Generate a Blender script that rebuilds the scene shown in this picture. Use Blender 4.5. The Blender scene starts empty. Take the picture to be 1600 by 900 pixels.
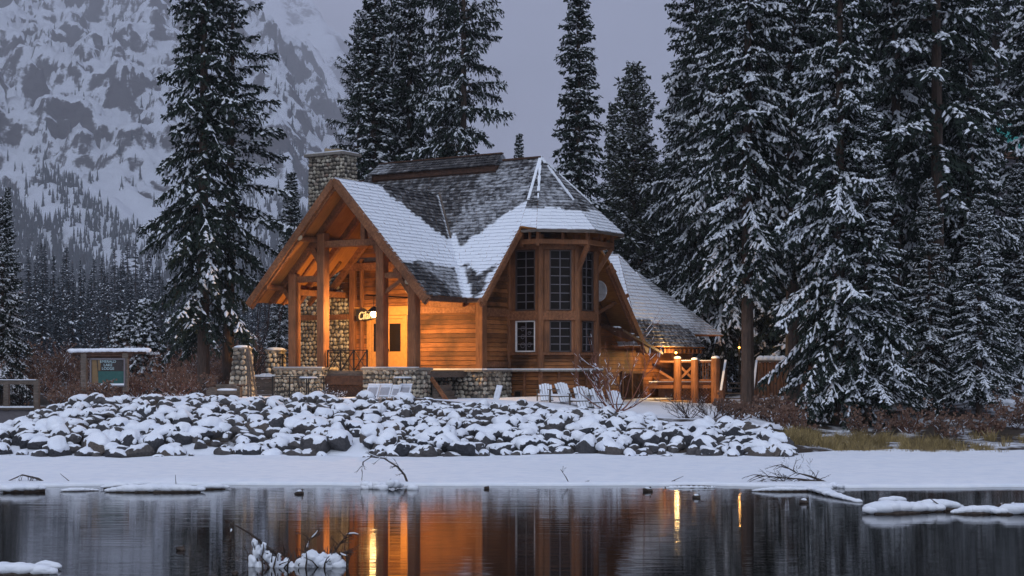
import bpy, math, random
import numpy as np
from mathutils import Vector, Matrix, noise as mnoise
R = math.radians
sc = bpy.context.scene
C = sc.collection

# ---------------------------------------------------------------- camera
EYE = 2.56
cam_d = bpy.data.cameras.new("camera")
cam = bpy.data.objects.new("camera", cam_d); C.objects.link(cam)
cam.location = (0, 0, EYE); cam.rotation_euler = (R(90), 0, 0)
cam_d.lens = 54.0; cam_d.sensor_width = 36.0
cam_d.shift_y = 122 / 1600.0
cam_d.clip_start = 0.1; cam_d.clip_end = 12000
sc.camera = cam

# ---------------------------------------------------------------- world: overcast dusk
w = bpy.data.worlds.new("World"); sc.world = w; w.use_nodes = True
nt = w.node_tree; nt.nodes.clear()
def wn(t, **k):
    n = nt.nodes.new(t)
    for a, b in k.items(): setattr(n, a, b)
    return n
geo = wn('ShaderNodeTexCoord'); sep = wn('ShaderNodeSeparateXYZ'); nt.links.new(geo.outputs['Generated'], sep.inputs[0])
rz = wn('ShaderNodeValToRGB'); rz.color_ramp.interpolation = 'B_SPLINE'
e = rz.color_ramp.elements
e[0].position = 0.0; e[0].color = (0.27, 0.285, 0.375, 1)
e[1].position = 1.0; e[1].color = (0.36, 0.41, 0.58, 1)
x = e.new(0.12); x.color = (0.265, 0.278, 0.375, 1)
x = e.new(0.30); x.color = (0.225, 0.232, 0.33, 1)
nt.links.new(sep.outputs['Z'], rz.inputs[0])
# the western half of the sky, behind the viewer, is still bright
mb = wn('ShaderNodeMapRange'); mb.inputs[1].default_value = 0.1; mb.inputs[2].default_value = -1.0
mb.inputs[3].default_value = 0.0; mb.inputs[4].default_value = 1.0
nt.links.new(sep.outputs['Y'], mb.inputs[0])
mx = wn('ShaderNodeMixRGB'); mx.inputs[2].default_value = (0.66, 0.77, 1.0, 1)
nt.links.new(mb.outputs[0], mx.inputs[0]); nt.links.new(rz.outputs[0], mx.inputs[1])
ns = wn('ShaderNodeTexNoise'); ns.inputs['Scale'].default_value = 3.6; ns.inputs['Detail'].default_value = 5
mp = wn('ShaderNodeMapping'); mp.inputs['Scale'].default_value = (1, 1, 3.2)
nt.links.new(geo.outputs['Generated'], mp.inputs[0]); nt.links.new(mp.outputs[0], ns.inputs[0])
nr = wn('ShaderNodeMapRange'); nr.inputs[1].default_value = 0.3; nr.inputs[2].default_value = 0.7
nr.inputs[3].default_value = 0.58; nr.inputs[4].default_value = 1.42
nt.links.new(ns.outputs[0], nr.inputs[0])
mu = wn('ShaderNodeMixRGB', blend_type='MULTIPLY'); mu.inputs[0].default_value = 1
nt.links.new(mx.outputs[0], mu.inputs[1]); nt.links.new(nr.outputs[0], mu.inputs[2])
bg = wn('ShaderNodeBackground'); bg.inputs[1].default_value = 0.92
nt.links.new(mu.outputs[0], bg.inputs[0])
sky = wn('ShaderNodeTexSky', sky_type='NISHITA', sun_disc=False)
sky.sun_elevation = R(35); sky.sun_rotation = R(195)
bg2 = wn('ShaderNodeBackground'); bg2.inputs[1].default_value = 0.004
nt.links.new(sky.outputs[0], bg2.inputs[0])
ad = wn('ShaderNodeAddShader'); out = wn('ShaderNodeOutputWorld')
nt.links.new(bg.outputs[0], ad.inputs[0]); nt.links.new(bg2.outputs[0], ad.inputs[1]); nt.links.new(ad.outputs[0], out.inputs[0])

# one very soft sun: the brightest part of the cloud, high behind the viewer's left shoulder
sl = bpy.data.lights.new("sun", 'SUN'); so = bpy.data.objects.new("sun", sl); C.objects.link(so)
sl.energy = 0.60; sl.angle = R(45); sl.color = (0.86, 0.93, 1.0)
so.rotation_euler = (R(42), 0, R(-18))

sc.view_settings.view_transform = 'Standard'; sc.view_settings.look = 'None'
sc.view_settings.exposure = 0.14; sc.view_settings.gamma = 1.0
sc.view_settings.use_curve_mapping = False
cy = sc.cycles
cy.max_bounces = 6; cy.diffuse_bounces = 3; cy.glossy_bounces = 3; cy.transmission_bounces = 3
cy.volume_bounces = 2; cy.transparent_max_bounces = 6
cy.sample_clamp_indirect = 3.0; cy.sample_clamp_direct = 14.0; cy.caustics_reflective = False; cy.caustics_refractive = False
cy.use_denoising = True
cy.use_adaptive_sampling = True; cy.adaptive_threshold = 0.02

# ---------------------------------------------------------------- materials
MATS = {}
def newmat(name):
    m = bpy.data.materials.new(name); m.use_nodes = True
    n = m.node_tree; b = n.nodes['Principled BSDF']
    MATS[name] = m
    return m, n, b
def setp(b, **k):
    for a, v in k.items():
        a = {'rough': 'Roughness', 'metal': 'Metallic', 'spec': 'Specular IOR Level', 'base': 'Base Color'}[a]
        b.inputs[a].default_value = v if not isinstance(v, tuple) else (*v, 1)
def nnoise(n, scale=5, detail=4, stretch=None, coord='Object', rough=0.55):
    t = n.nodes.new('ShaderNodeTexNoise'); t.inputs['Scale'].default_value = scale; t.inputs['Detail'].default_value = detail
    t.inputs['Roughness'].default_value = rough
    tc = n.nodes.new('ShaderNodeTexCoord')
    if coord == 'World':
        g = n.nodes.new('ShaderNodeNewGeometry'); src = g.outputs['Position']
    else: src = tc.outputs[coord]
    if stretch:
        mpn = n.nodes.new('ShaderNodeMapping'); mpn.inputs['Scale'].default_value = stretch
        n.links.new(src, mpn.inputs[0]); src = mpn.outputs[0]
    n.links.new(src, t.inputs[0])
    return t.outputs[0]
def ramp(n, fac, stops):
    r = n.nodes.new('ShaderNodeValToRGB'); el = r.color_ramp.elements
    el[0].position, el[0].color = stops[0][0], (*stops[0][1], 1)
    el[1].position, el[1].color = stops[-1][0], (*stops[-1][1], 1)
    for p, c in stops[1:-1]:
        q = el.new(p); q.color = (*c, 1)
    n.links.new(fac, r.inputs[0]); return r.outputs[0]
def mixc(n, fac, a, b, mode='MIX'):
    m = n.nodes.new('ShaderNodeMixRGB'); m.blend_type = mode
    for i, v in ((0, fac), (1, a), (2, b)):
        if isinstance(v, (int, float)): m.inputs[i].default_value = v if i == 0 else (v, v, v, 1)
        elif isinstance(v, tuple): m.inputs[i].default_value = (*v, 1)
        else: n.links.new(v, m.inputs[i])
    return m.outputs[0]
def mathn(n, op, a, b=0.0, clamp=False):
    m = n.nodes.new('ShaderNodeMath'); m.operation = op; m.use_clamp = clamp
    for i, v in ((0, a), (1, b)):
        if isinstance(v, (int, float)): m.inputs[i].default_value = v
        else: n.links.new(v, m.inputs[i])
    return m.outputs[0]
def bump(n, b, h, strength=0.5, dist=0.02):
    u = n.nodes.new('ShaderNodeBump'); u.inputs['Strength'].default_value = strength; u.inputs['Distance'].default_value = dist
    n.links.new(h, u.inputs['Height']); n.links.new(u.outputs[0], b.inputs['Normal'])
def island(n):
    return n.nodes.new('ShaderNodeNewGeometry').outputs['Random Per Island']

def wood(name, dark, mid, light, stretch=(1.5, 1.5, 22), rough=0.65, scale=1.0, isl=0.5, stain=0.6):
    m, n, b = newmat(name); setp(b, rough=rough, spec=0.25)
    g = nnoise(n, 3 * scale, 6, stretch, rough=0.65)
    col = ramp(n, g, [(0.28, dark), (0.5, mid), (0.72, light)])
    i = island(n)
    v = n.nodes.new('ShaderNodeMapRange'); n.links.new(i, v.inputs[0]); v.inputs[3].default_value = 1 - isl; v.inputs[4].default_value = 1 + isl * 0.45
    col = mixc(n, 1.0, col, v.outputs[0], 'MULTIPLY')
    big = nnoise(n, 0.9, 5)
    st = ramp(n, big, [(0.40, (1, 1, 1)), (0.66, (1 - stain,) * 3)])
    col = mixc(n, 1.0, col, st, 'MULTIPLY')
    n.links.new(col, b.inputs['Base Color']); bump(n, b, g, 0.35, 0.01)
    return m
wood('cedar_siding', (.11, .042, .015), (.29, .108, .034), (.46, .185, .062), (0.8, 0.8, 26), isl=0.55, stain=0.8)
wood('cedar_post', (.11, .045, .022), (.24, .098, .042), (.36, .155, .07), (14, 14, 0.8), isl=0.3, stain=0.45)
wood('cedar_beam', (.10, .040, .019), (.21, .085, .037), (.33, .140, .064), (4, 4, 4), isl=0.3, stain=0.5)
wood('fir_ceiling', (.24, .09, .022), (.40, .16, .04), (.52, .22, .06), (1, 16, 1), isl=0.25, stain=0.3)
wood('dark_log', (.035, .018, .012), (.08, .038, .024), (.13, .065, .04), (3, 3, 3), isl=0.3, stain=0.3)
wood('weathered_wood', (.06, .045, .036), (.13, .10, .08), (.22, .17, .14), (2, 2, 10), isl=0.3, stain=0.3)
wood('driftwood', (.022, .016, .013), (.06, .042, .033), (.12, .09, .07), (4, 4, 4), isl=0.2, stain=0.2)
wood('twig_red', (.10, .035, .025), (.20, .075, .05), (.30, .14, .09), (4, 4, 4), isl=0.5, stain=0.1)
wood('twig_dark', (.03, .018, .016), (.07, .042, .036), (.12, .075, .06), (4, 4, 4), isl=0.5, stain=0.1)
wood('bark', (.030, .019, .014), (.075, .048, .036), (.13, .085, .062), (6, 6, 1.2), isl=0.1, stain=0.2)
wood('red_rail', (.06, .018, .016), (.12, .035, .03), (.18, .06, .05), (3, 3, 3), isl=0.2, stain=0.2)

def snowmat():
    m, n, b = newmat('snow'); setp(b, rough=0.75, spec=0.15, base=(.83, .85, .90))
    g = nnoise(n, 3.0, 6, coord='World')
    col = ramp(n, g, [(0.3, (.76, .79, .86)), (0.6, (.86, .87, .91))])
    n.links.new(col, b.inputs['Base Color'])
    bump(n, b, nnoise(n, 9, 5, coord='World'), 0.35, 0.03)
snowmat()

def shingle():
    m, n, b = newmat('cedar_shingle'); setp(b, rough=0.85, spec=0.15)
    i = island(n)
    col = ramp(n, i, [(0.0, (.042, .041, .044)), (0.5, (.078, .074, .075)), (1.0, (.130, .123, .120))])
    g = nnoise(n, 7, 5, (1, 1, 1))
    col = mixc(n, 1.0, col, ramp(n, g, [(0.3, (.55, .55, .6)), (0.7, (1.2, 1.15, 1.1))]), 'MULTIPLY')
    at = n.nodes.new('ShaderNodeAttribute'); at.attribute_name = 'snow'
    fine = nnoise(n, 5.5, 6, (1, 1, 2), rough=0.7)
    s = mathn(n, 'ADD', at.outputs['Fac'], mathn(n, 'MULTIPLY', mathn(n, 'SUBTRACT', fine, 0.5), 0.95))
    s = mathn(n, 'ADD', s, mathn(n, 'MULTIPLY', mathn(n, 'SUBTRACT', i, 0.5), 0.13))
    k = n.nodes.new('ShaderNodeMapRange'); n.links.new(s, k.inputs[0]); k.inputs[1].default_value = 0.30; k.inputs[2].default_value = 0.78
    col = mixc(n, k.outputs[0], col, (.83, .85, .90))
    n.links.new(col, b.inputs['Base Color'])
    bump(n, b, nnoise(n, 14, 5), 0.5, 0.015)
shingle()

def stonemat(name, cols, rough=0.8, sc_=12):
    m, n, b = newmat(name); setp(b, rough=rough, spec=0.25)
    col = ramp(n, island(n), cols)
    g = nnoise(n, sc_, 6)
    col = mixc(n, 1.0, col, ramp(n, g, [(0.3, (.7, .7, .7)), (0.7, (1.15, 1.13, 1.1))]), 'MULTIPLY')
    n.links.new(col, b.inputs['Base Color']); bump(n, b, g, 0.4, 0.02)
stonemat('river_stone', [(0, (.12, .105, .09)), (.3, (.26, .225, .18)), (.6, (.46, .40, .31)), (.85, (.60, .55, .46)), (1, (.24, .16, .12))])
stonemat('mortar', [(0, (.075, .067, .058)), (1, (.085, .075, .065))])
stonemat('flagstone', [(0, (.16, .14, .125)), (1, (.27, .24, .21))])
stonemat('sandstone', [(0, (.30, .23, .15)), (1, (.38, .29, .19))], sc_=5)
def rockmat():
    m, n, b = newmat('riprap_rock'); setp(b, rough=0.8, spec=0.25)
    oi = n.nodes.new('ShaderNodeObjectInfo').outputs['Random']
    col = ramp(n, oi, [(0, (.034, .036, .043)), (.5, (.058, .058, .064)), (.85, (.085, .078, .076)), (1, (.12, .098, .082))])
    g = nnoise(n, 6, 8, rough=0.7)
    col = mixc(n, 1.0, col, ramp(n, g, [(0.3, (.45, .45, .48)), (0.7, (1.5, 1.45, 1.4))]), 'MULTIPLY')
    n.links.new(col, b.inputs['Base Color']); bump(n, b, g, 0.8, 0.05)
rockmat()
def needles(name, lo, hi):
    m, n, b = newmat(name); setp(b, rough=0.7, spec=0.15)
    i = island(n); g = nnoise(n, 0.8, 3)
    col = ramp(n, mathn(n, 'ADD', mathn(n, 'MULTIPLY', i, 0.5), mathn(n, 'MULTIPLY', g, 0.5)), [(0.25, lo), (0.75, hi)])
    n.links.new(col, b.inputs['Base Color'])
needles('needles', (.009, .016, .013), (.032, .046, .034))
needles('needles_olive', (.018, .026, .017), (.052, .062, .040))
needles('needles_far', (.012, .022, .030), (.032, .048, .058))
needles('dry_grass', (.10, .070, .032), (.38, .28, .12))
needles('dry_leaf', (.09, .050, .036), (.20, .115, .08))
def plain(name, col, rough=0.5, metal=0.0, spec=0.4, var=0.15):
    m, n, b = newmat(name); setp(b, rough=rough, metal=metal, spec=spec)
    g = nnoise(n, 9, 5)
    n.links.new(mixc(n, 1.0, col, ramp(n, g, [(0.3, (1 - var,) * 3), (0.7, (1 + var,) * 3)]), 'MULTIPLY'), b.inputs['Base Color'])
    return m
plain('black_iron', (.012, .012, .013), 0.5, 0.4)
plain('white_metal', (.62, .62, .64), 0.5)
plain('grey_metal', (.20, .21, .23), 0.5, 0.3)
plain('glass_dark', (.013, .009, .007), 0.08, 0.0, 0.09)
plain('muntin', (.16, .14, .15), 0.5)
plain('muntin_dark', (.07, .05, .045), 0.5)
plain('painted_reflection', (.70, .68, .66), 0.5)  # pale colour standing in for a reflection along a window edge
plain('door_wood', (.50, .23, .06), 0.55)
plain('chair_white', (.62, .63, .68), 0.6)
plain('board_inset', (.34, .33, .36), 0.6)
plain('sign_green', (.018, .085, .075), 0.4)
plain('sign_dark', (.03, .022, .02), 0.5)
plain('sign_brown', (.20, .12, .05), 0.5)
plain('sign_letter', (.45, .60, .62), 0.5)
plain('sign_cream', (.80, .72, .52), 0.5)
plain('teal_roof', (.05, .30, .27), 0.5)
plain('grey_siding', (.14, .125, .135), 0.7)
plain('tub_wood', (.50, .27, .10), 0.6)
def emit(name, col, s):
    m, n, b = newmat(name); b.inputs['Emission Color'].default_value = (*col, 1); b.inputs['Emission Strength'].default_value = s
    b.inputs['Base Color'].default_value = (*col, 1)
emit('lamp_glow', (1.0, .66, .28), 16)
emit('small_glow', (1.0, .40, .08), 8)

def watermat():
    m, n, b = newmat('water'); setp(b, base=(.010, .009, .009), rough=0.055, spec=0.5); b.inputs['IOR'].default_value = 1.33
    h1 = nnoise(n, 1.0, 2, (0.25, 13, 1), coord='World'); h2 = nnoise(n, 1.0, 3, (.5, 2.6, 1), coord='World')
    h3 = nnoise(n, 1.0, 4, (.05, .22, 1), coord='World')
    h = mathn(n, 'ADD', mathn(n, 'MULTIPLY', h1, 1.0), mathn(n, 'MULTIPLY', h2, 0.6))
    bump(n, b, h, 0.034, 0.05)
    r = n.nodes.new('ShaderNodeMapRange'); n.links.new(h3, r.inputs[0]); r.inputs[1].default_value = .35; r.inputs[2].default_value = .65
    r.inputs[3].default_value = 0.015; r.inputs[4].default_value = 0.045
    n.links.new(r.outputs[0], b.inputs['Roughness'])
watermat()
def mountmat():
    m, n, b = newmat('mountain_rock'); setp(b, rough=0.9, spec=0.05)
    g = n.nodes.new('ShaderNodeNewGeometry'); s = n.nodes.new('ShaderNodeSeparateXYZ'); n.links.new(g.outputs['Normal'], s.inputs[0])
    f = nnoise(n, 0.009, 10, (1, 1, .8), coord='World', rough=0.68)
    f2 = nnoise(n, 0.060, 12, (1, .6, 1.5), coord='World', rough=0.78)
    k = mathn(n, 'ADD', s.outputs['Z'], mathn(n, 'MULTIPLY', mathn(n, 'SUBTRACT', f, 0.5), .75))
    k = mathn(n, 'ADD', k, mathn(n, 'MULTIPLY', mathn(n, 'SUBTRACT', f2, 0.5), .95))
    r = n.nodes.new('ShaderNodeMapRange'); n.links.new(k, r.inputs[0]); r.inputs[1].default_value = .50; r.inputs[2].default_value = .60
    f3 = nnoise(n, 0.0065, 12, (1, .45, 1.7), coord='World', rough=0.62)
    f3.node.noise_type = 'RIDGED_MULTIFRACTAL'; f3.node.inputs['Detail'].default_value = 9
    rr_ = n.nodes.new('ShaderNodeMapRange'); n.links.new(f3, rr_.inputs[0]); rr_.inputs[1].default_value = .25; rr_.inputs[2].default_value = .95; rr_.inputs[3].default_value = .05; rr_.inputs[4].default_value = -.34
    k = mathn(n, 'ADD', k, rr_.outputs[0]); n.links.new(k, r.inputs[0])
    rock = ramp(n, f2, [(.3, (.045, .045, .055)), (.7, (.13, .12, .125))])
    n.links.new(mixc(n, r.outputs[0], rock, (.80, .83, .90)), b.inputs['Base Color'])
    bump(n, b, f2, 0.8, 9.0)
mountmat()
def groundmat():
    m, n, b = newmat('snow_ground'); setp(b, rough=0.8, spec=0.1)
    f = nnoise(n, 0.8, 8, coord='World', rough=0.7)
    at = n.nodes.new('ShaderNodeAttribute'); at.attribute_name = 'snow'
    k = mathn(n, 'ADD', at.outputs['Fac'], mathn(n, 'MULTIPLY', mathn(n, 'SUBTRACT', f, 0.5), 1.6))
    r = n.nodes.new('ShaderNodeMapRange'); n.links.new(k, r.inputs[0]); r.inputs[1].default_value = .35; r.inputs[2].default_value = .6
    n.links.new(mixc(n, r.outputs[0], (.055, .042, .033), (.82, .84, .90)), b.inputs['Base Color'])
    bump(n, b, nnoise(n, 5, 6, coord='World'), 0.5, 0.06)
groundmat()

# ---------------------------------------------------------------- helpers
def tag(o, label=None, cat=None, group=None, kind=None):
    if label: o['label'] = label
    if cat: o['category'] = cat
    if group: o['group'] = group
    if kind: o['kind'] = kind
    return o
def empty(name, loc=(0, 0, 0), rz=0):
    o = bpy.data.objects.new(name, None); C.objects.link(o); o.location = loc; o.rotation_euler = (0, 0, rz)
    o.empty_display_size = 0.2
    return o
def copy_tree(o, parent=None):
    c = o.copy(); C.objects.link(c)
    if parent is not None: c.parent = parent
    for ch in list(o.children): copy_tree(ch, c)
    return c
def link_mesh(name, me, mat, parent=None, smooth=False):
    for m in (mat if isinstance(mat, (list, tuple)) else [mat]): me.materials.append(MATS[m])
    if smooth: me.polygons.foreach_set('use_smooth', [True] * len(me.polygons))
    o = bpy.data.objects.new(name, me); C.objects.link(o)
    if parent is not None: o.parent = parent
    return o
def np_mesh(name, V, F, midx=None):
    """V (n,3); F (m,k) all faces the same size"""
    V = np.asarray(V, dtype=np.float32); F = np.asarray(F, dtype=np.int32)
    me = bpy.data.meshes.new(name)
    me.vertices.add(len(V)); me.vertices.foreach_set('co', V.ravel())
    k = F.shape[1]
    me.loops.add(F.size); me.loops.foreach_set('vertex_index', F.ravel())
    me.polygons.add(len(F)); me.polygons.foreach_set('loop_start', np.arange(0, F.size, k, dtype=np.int32))
    if midx is not None: me.polygons.foreach_set('material_index', np.asarray(midx, dtype=np.int32))
    me.update(calc_edges=True); me.validate()
    return me
class MB:
    def __init__(s): s.v = []; s.f = []; s.a = []; s.m = []
    def add(s, vs, fs, m=0):
        o = len(s.v); s.v += [tuple(q) for q in vs]; s.f += [tuple(i + o for i in f) for f in fs]; s.m += [m] * len(fs)
    def box(s, c, d, rz=0, m=0, rot=None):
        M = rot if rot is not None else Matrix.Rotation(rz, 3, 'Z'); c = Vector(c)
        vs = [c + M @ Vector((sx * d[0] / 2, sy * d[1] / 2, sz * d[2] / 2)) for sz in (-1, 1) for sx, sy in ((-1, -1), (1, -1), (1, 1), (-1, 1))]
        s.add(vs, [(3, 2, 1, 0), (4, 5, 6, 7), (0, 1, 5, 4), (1, 2, 6, 5), (2, 3, 7, 6), (3, 0, 4, 7)], m)
    def b(s, lo, hi, m=0):
        s.box([(lo[i] + hi[i]) / 2 for i in range(3)], [abs(hi[i] - lo[i]) for i in range(3)], 0, m)
    def beam(s, p0, p1, wd, ht, up=(0, 0, 1), m=0, bev=0.0):
        p0 = Vector(p0); p1 = Vector(p1); d = p1 - p0; L = d.length; d.normalize()
        up = Vector(up)
        if abs(d.dot(up)) > 0.98: up = Vector((0, 1, 0))
        side = d.cross(up).normalized(); u2 = side.cross(d).normalized()
        M = Matrix((d, side, u2)).transposed()
        s.box((p0 + p1) / 2, (L, wd, ht), 0, m, M)
    def tube(s, pts, rad, n=6, m=0, cap=True):
        pts = [Vector(p) for p in pts]
        if not isinstance(rad, (list, tuple)): rad = [rad] * len(pts)
        rings = []
        for i, p in enumerate(pts):
            d = (pts[min(i + 1, len(pts) - 1)] - pts[max(i - 1, 0)])
            if d.length < 1e-6: d = Vector((0, 0, 1))
            d.normalize(); a = Vector((0, 0, 1)) if abs(d.z) < 0.9 else Vector((1, 0, 0))
            s1 = d.cross(a).normalized(); s2 = d.cross(s1)
            rings.append([p + (s1 * math.cos(2 * math.pi * k / n) + s2 * math.sin(2 * math.pi * k / n)) * rad[i] for k in range(n)])
        vs = [q for r_ in rings for q in r_]; fs = []
        for i in range(len(pts) - 1):
            for k in range(n):
                fs.append((i * n + k, i * n + (k + 1) % n, (i + 1) * n + (k + 1) % n, (i + 1) * n + k))
        if cap: fs.append(tuple(range(n))[::-1]); fs.append(tuple((len(pts) - 1) * n + k for k in range(n)))
        s.add(vs, fs, m)
    def quad(s, *p, m=0): s.add(p, [tuple(range(len(p)))], m)
    def build(s, name, mat, parent=None, smooth=False, bevel=0.0):
        me = bpy.data.meshes.new(name); me.from_pydata(s.v, [], s.f); me.validate()
        o = link_mesh(name, me, mat, parent, smooth)
        if isinstance(mat, (list, tuple)) and len(me.polygons) == len(s.m): me.polygons.foreach_set('material_index', s.m)
        if bevel:
            b = o.modifiers.new('bevel', 'BEVEL'); b.width = bevel; b.segments = 1; b.limit_method = 'ANGLE'
        return o
def blob(c, r, seed=0, sub=2, amp=0.18, sq=(1, 1, 1), fr=1.3):
    import bmesh
    bm = bmesh.new(); bmesh.ops.create_icosphere(bm, subdivisions=sub, radius=1)
    vs = []
    for v in bm.verts:
        d = v.co.normalized(); k = 1 + amp * mnoise.noise(d * fr + Vector((seed * 3.1, seed * 1.7, seed * .9)))
        vs.append((c[0] + d.x * k * r * sq[0], c[1] + d.y * k * r * sq[1], c[2] + d.z * k * r * sq[2]))
    fs = [tuple(v.index for v in f.verts) for f in bm.faces]; bm.free()
    return vs, fs
def at(px, py, Y): return Vector(((px - 800) / 2400 * Y, Y, EYE - (py - 572) / 2400 * Y))
def lerp(a, b, t): return a + (b - a) * t
def interp(x, xs, ys): return float(np.interp(x, xs, ys))

def clip_rows(poly, h, jit=0.0):
    """Yield (t0, t1, s-range at t0, s-range at t1) strips over a planar convex polygon; returns frame too."""
    P = [Vector(p) for p in poly]
    nrm = Vector((0, 0, 0))
    for i in range(len(P)):
        a, b_ = P[i], P[(i + 1) % len(P)]; nrm += a.cross(b_)
    nrm.normalize()
    ea = Vector((0, 0, 1)).cross(nrm)
    if ea.length < 1e-4: ea = Vector((1, 0, 0))
    ea.normalize(); up = nrm.cross(ea).normalized()
    if up.z < 0: up = -up; ea = -ea
    o = P[0]; Q = [((p - o).dot(ea), (p - o).dot(up)) for p in P]
    t0 = min(q[1] for q in Q); t1 = max(q[1] for q in Q)
    def rng_(t):
        xs = []
        for i in range(len(Q)):
            (x1, y1), (x2, y2) = Q[i], Q[(i + 1) % len(Q)]
            if (y1 - t) * (y2 - t) <= 0 and abs(y1 - y2) > 1e-9: xs.append(x1 + (x2 - x1) * (t - y1) / (y2 - y1))
            elif abs(y1 - t) < 1e-6: xs.append(x1)
        return (min(xs), max(xs)) if xs else None
    rows = []; t = t0; eps = 1e-5
    while t < t1 - 1e-3:
        tn = min(t + h, t1); r0 = rng_(t + eps); r1 = rng_(tn - eps)
        if r0 and r1: rows.append((t, tn, r0, r1))
        t = tn
    return o, ea, up, nrm, rows
def shingles(mb, attr, poly, snowf, rng, h=0.185, wd=0.17, thick=0.035, outward=None):
    o, ea, up, nrm, rows = clip_rows(poly, h)
    if outward is not None and nrm.dot(Vector(outward)) < 0: nrm = -nrm
    elif outward is None and nrm.z < 0: nrm = -nrm
    for (t0, t1, r0, r1) in rows:
        L = max(r0[1], r1[1]) - min(r0[0], r1[0])
        n = max(1, int(L / wd)); cuts = [0.0]
        for k in range(1, n): cuts.append((k + rng.uniform(-.3, .3)) / n)
        cuts.append(1.0)
        for k in range(n):
            a, b_ = cuts[k], cuts[k + 1]
            j = rng.uniform(-.012, .02); th = thick * rng.uniform(.8, 1.35)
            A0 = o + ea * lerp(r0[0], r0[1], a) + up * (t0 - j); B0 = o + ea * lerp(r0[0], r0[1], b_) + up * (t0 - j)
            A1 = o + ea * lerp(r1[0], r1[1], a) + up * (t1 + 0.01); B1 = o + ea * lerp(r1[0], r1[1], b_) + up * (t1 + 0.01)
            vs = [A0 + nrm * th, B0 + nrm * th, B1 + nrm * .002, A1 + nrm * .002, A0 - nrm * .005, B0 - nrm * .005]
            mb.add(vs, [(0, 1, 2, 3), (4, 5, 1, 0)])
            for v in vs: attr.append(snowf(v))
def clapboards(mb, poly, outward, rng, h=0.165, thick=0.034, seg=3.2):
    o, ea, up, nrm, rows = clip_rows(poly, h)
    if nrm.dot(Vector(outward)) < 0: nrm = -nrm
    for (t0, t1, r0, r1) in rows:
        L = max(r0[1] - r0[0], r1[1] - r1[0]); n = max(1, int(L / seg)); cuts = [0] + [(k + rng.uniform(-.35, .35)) / n for k in range(1, n)] + [1]
        for k in range(n):
            a, b_ = cuts[k], cuts[k + 1]; th = thick * rng.uniform(.85, 1.2)
            A0 = o + ea * lerp(r0[0], r0[1], a) + up * (t0 + .016); B0 = o + ea * lerp(r0[0], r0[1], b_) + up * (t0 + .016)
            A1 = o + ea * lerp(r1[0], r1[1], a) + up * t1; B1 = o + ea * lerp(r1[0], r1[1], b_) + up * t1
            mb.add([A0 + nrm * th, B0 + nrm * th, B1 + nrm * .004, A1 + nrm * .004, A0 - nrm * .02, B0 - nrm * .02], [(0, 1, 2, 3), (4, 5, 1, 0)])
import bmesh as _bm
_b = _bm.new(); _bm.ops.create_icosphere(_b, subdivisions=2, radius=1)
ICO2 = ([v.co.copy() for v in _b.verts], [tuple(v.index for v in f.verts) for f in _b.faces]); _b.free()
_b = _bm.new(); _bm.ops.create_icosphere(_b, subdivisions=1, radius=1)
ICO1 = ([v.co.copy() for v in _b.verts], [tuple(v.index for v in f.verts) for f in _b.faces]); _b.free()
def stones(mb, poly, outward, rng, size=0.11, proud=0.06, var=0.5, seed=0):
    """river stones bedded in a planar convex face"""
    o, ea, up, nrm, rows = clip_rows(poly, size * 1.5)
    if nrm.dot(Vector(outward)) < 0: nrm = -nrm
    cnt = 0
    for (t0, t1, r0, r1) in rows:
        tm = (t0 + t1) / 2; a = (r0[0] + r1[0]) / 2; b_ = (r0[1] + r1[1]) / 2
        x = a
        while x < b_ - size * .5:
            wd = size * rng.uniform(1 - var, 1 + var) * 1.75
            wd = min(wd, b_ - x) if b_ - x < wd * 1.5 else wd
            cx = x + wd / 2; x += wd * 0.98
            c = o + ea * cx + up * (tm + rng.uniform(-.25, .25) * size)
            hh = size * rng.uniform(.68, 1.02); ang = rng.uniform(-.5, .5)
            sx, sy = wd * .52, hh * .92
            vs = []
            for d in ICO1[0]:
                k = 1 + 0.16 * mnoise.noise(d * 1.5 + Vector((cnt * 1.3, 0, seed)))
                X, Yq = d.x * sx * k, d.y * sy * k
                q = c + ea * (X * math.cos(ang) - Yq * math.sin(ang)) + up * (X * math.sin(ang) + Yq * math.cos(ang)) + nrm * (d.z * proud * k * rng.uniform(.98, 1.02))
                vs.append(q)
            mb.add(vs, ICO1[1]); cnt += 1
HAZE = 0.00021
# ================================================================ setting: land, water, ice
def crest_z(X):
    return interp(X, [-30, -17.5, -16.0, -14.2, -12.4, -7, -3, 0.5, 2.2, 4.5, 6.5, 8.2, 9.2, 11, 16, 30],
                     [-.25, .05, .45, 1.30, 1.62, 1.62, 1.55, 1.42, 1.22, .98, .95, .62, .40, .36, .40, .6])
def ground_z(X, Y):
    """height of the land above the water"""
    cz = crest_z(X); foot = 41.3 + 0.35 * math.sin(X * .7) + (0.9 if X > 9 else 0)
    t = (Y - foot) / 5.6
    if t <= 0: return -0.35 + 0.3 * max(t * 4, -1)
    if t < 1: z = cz * (t ** 0.85)
    else: z = cz
    if Y > foot + 5.6:
        k = min(1, (Y - foot - 5.6) / 6.0)
        tgt = interp(X, [-30, -16.2, -14.6, -6, 2, 4.5, 9, 14, 30], [-.3, -.3, 1.45, 1.42, 1.40, 1.15, .95, 1.3, 1.8])
        z = lerp(z, tgt, k)
        z += max(0, Y - 75) * 0.012 + (max(0, min(1, (Y - 62) / 12)) * max(0, 1.2 - z) if X < -14 else 0)
    z += 0.10 * mnoise.noise(Vector((X * .45, Y * .45, 0))) * min(1, max(t, 0) * 3)
    return z
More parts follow.
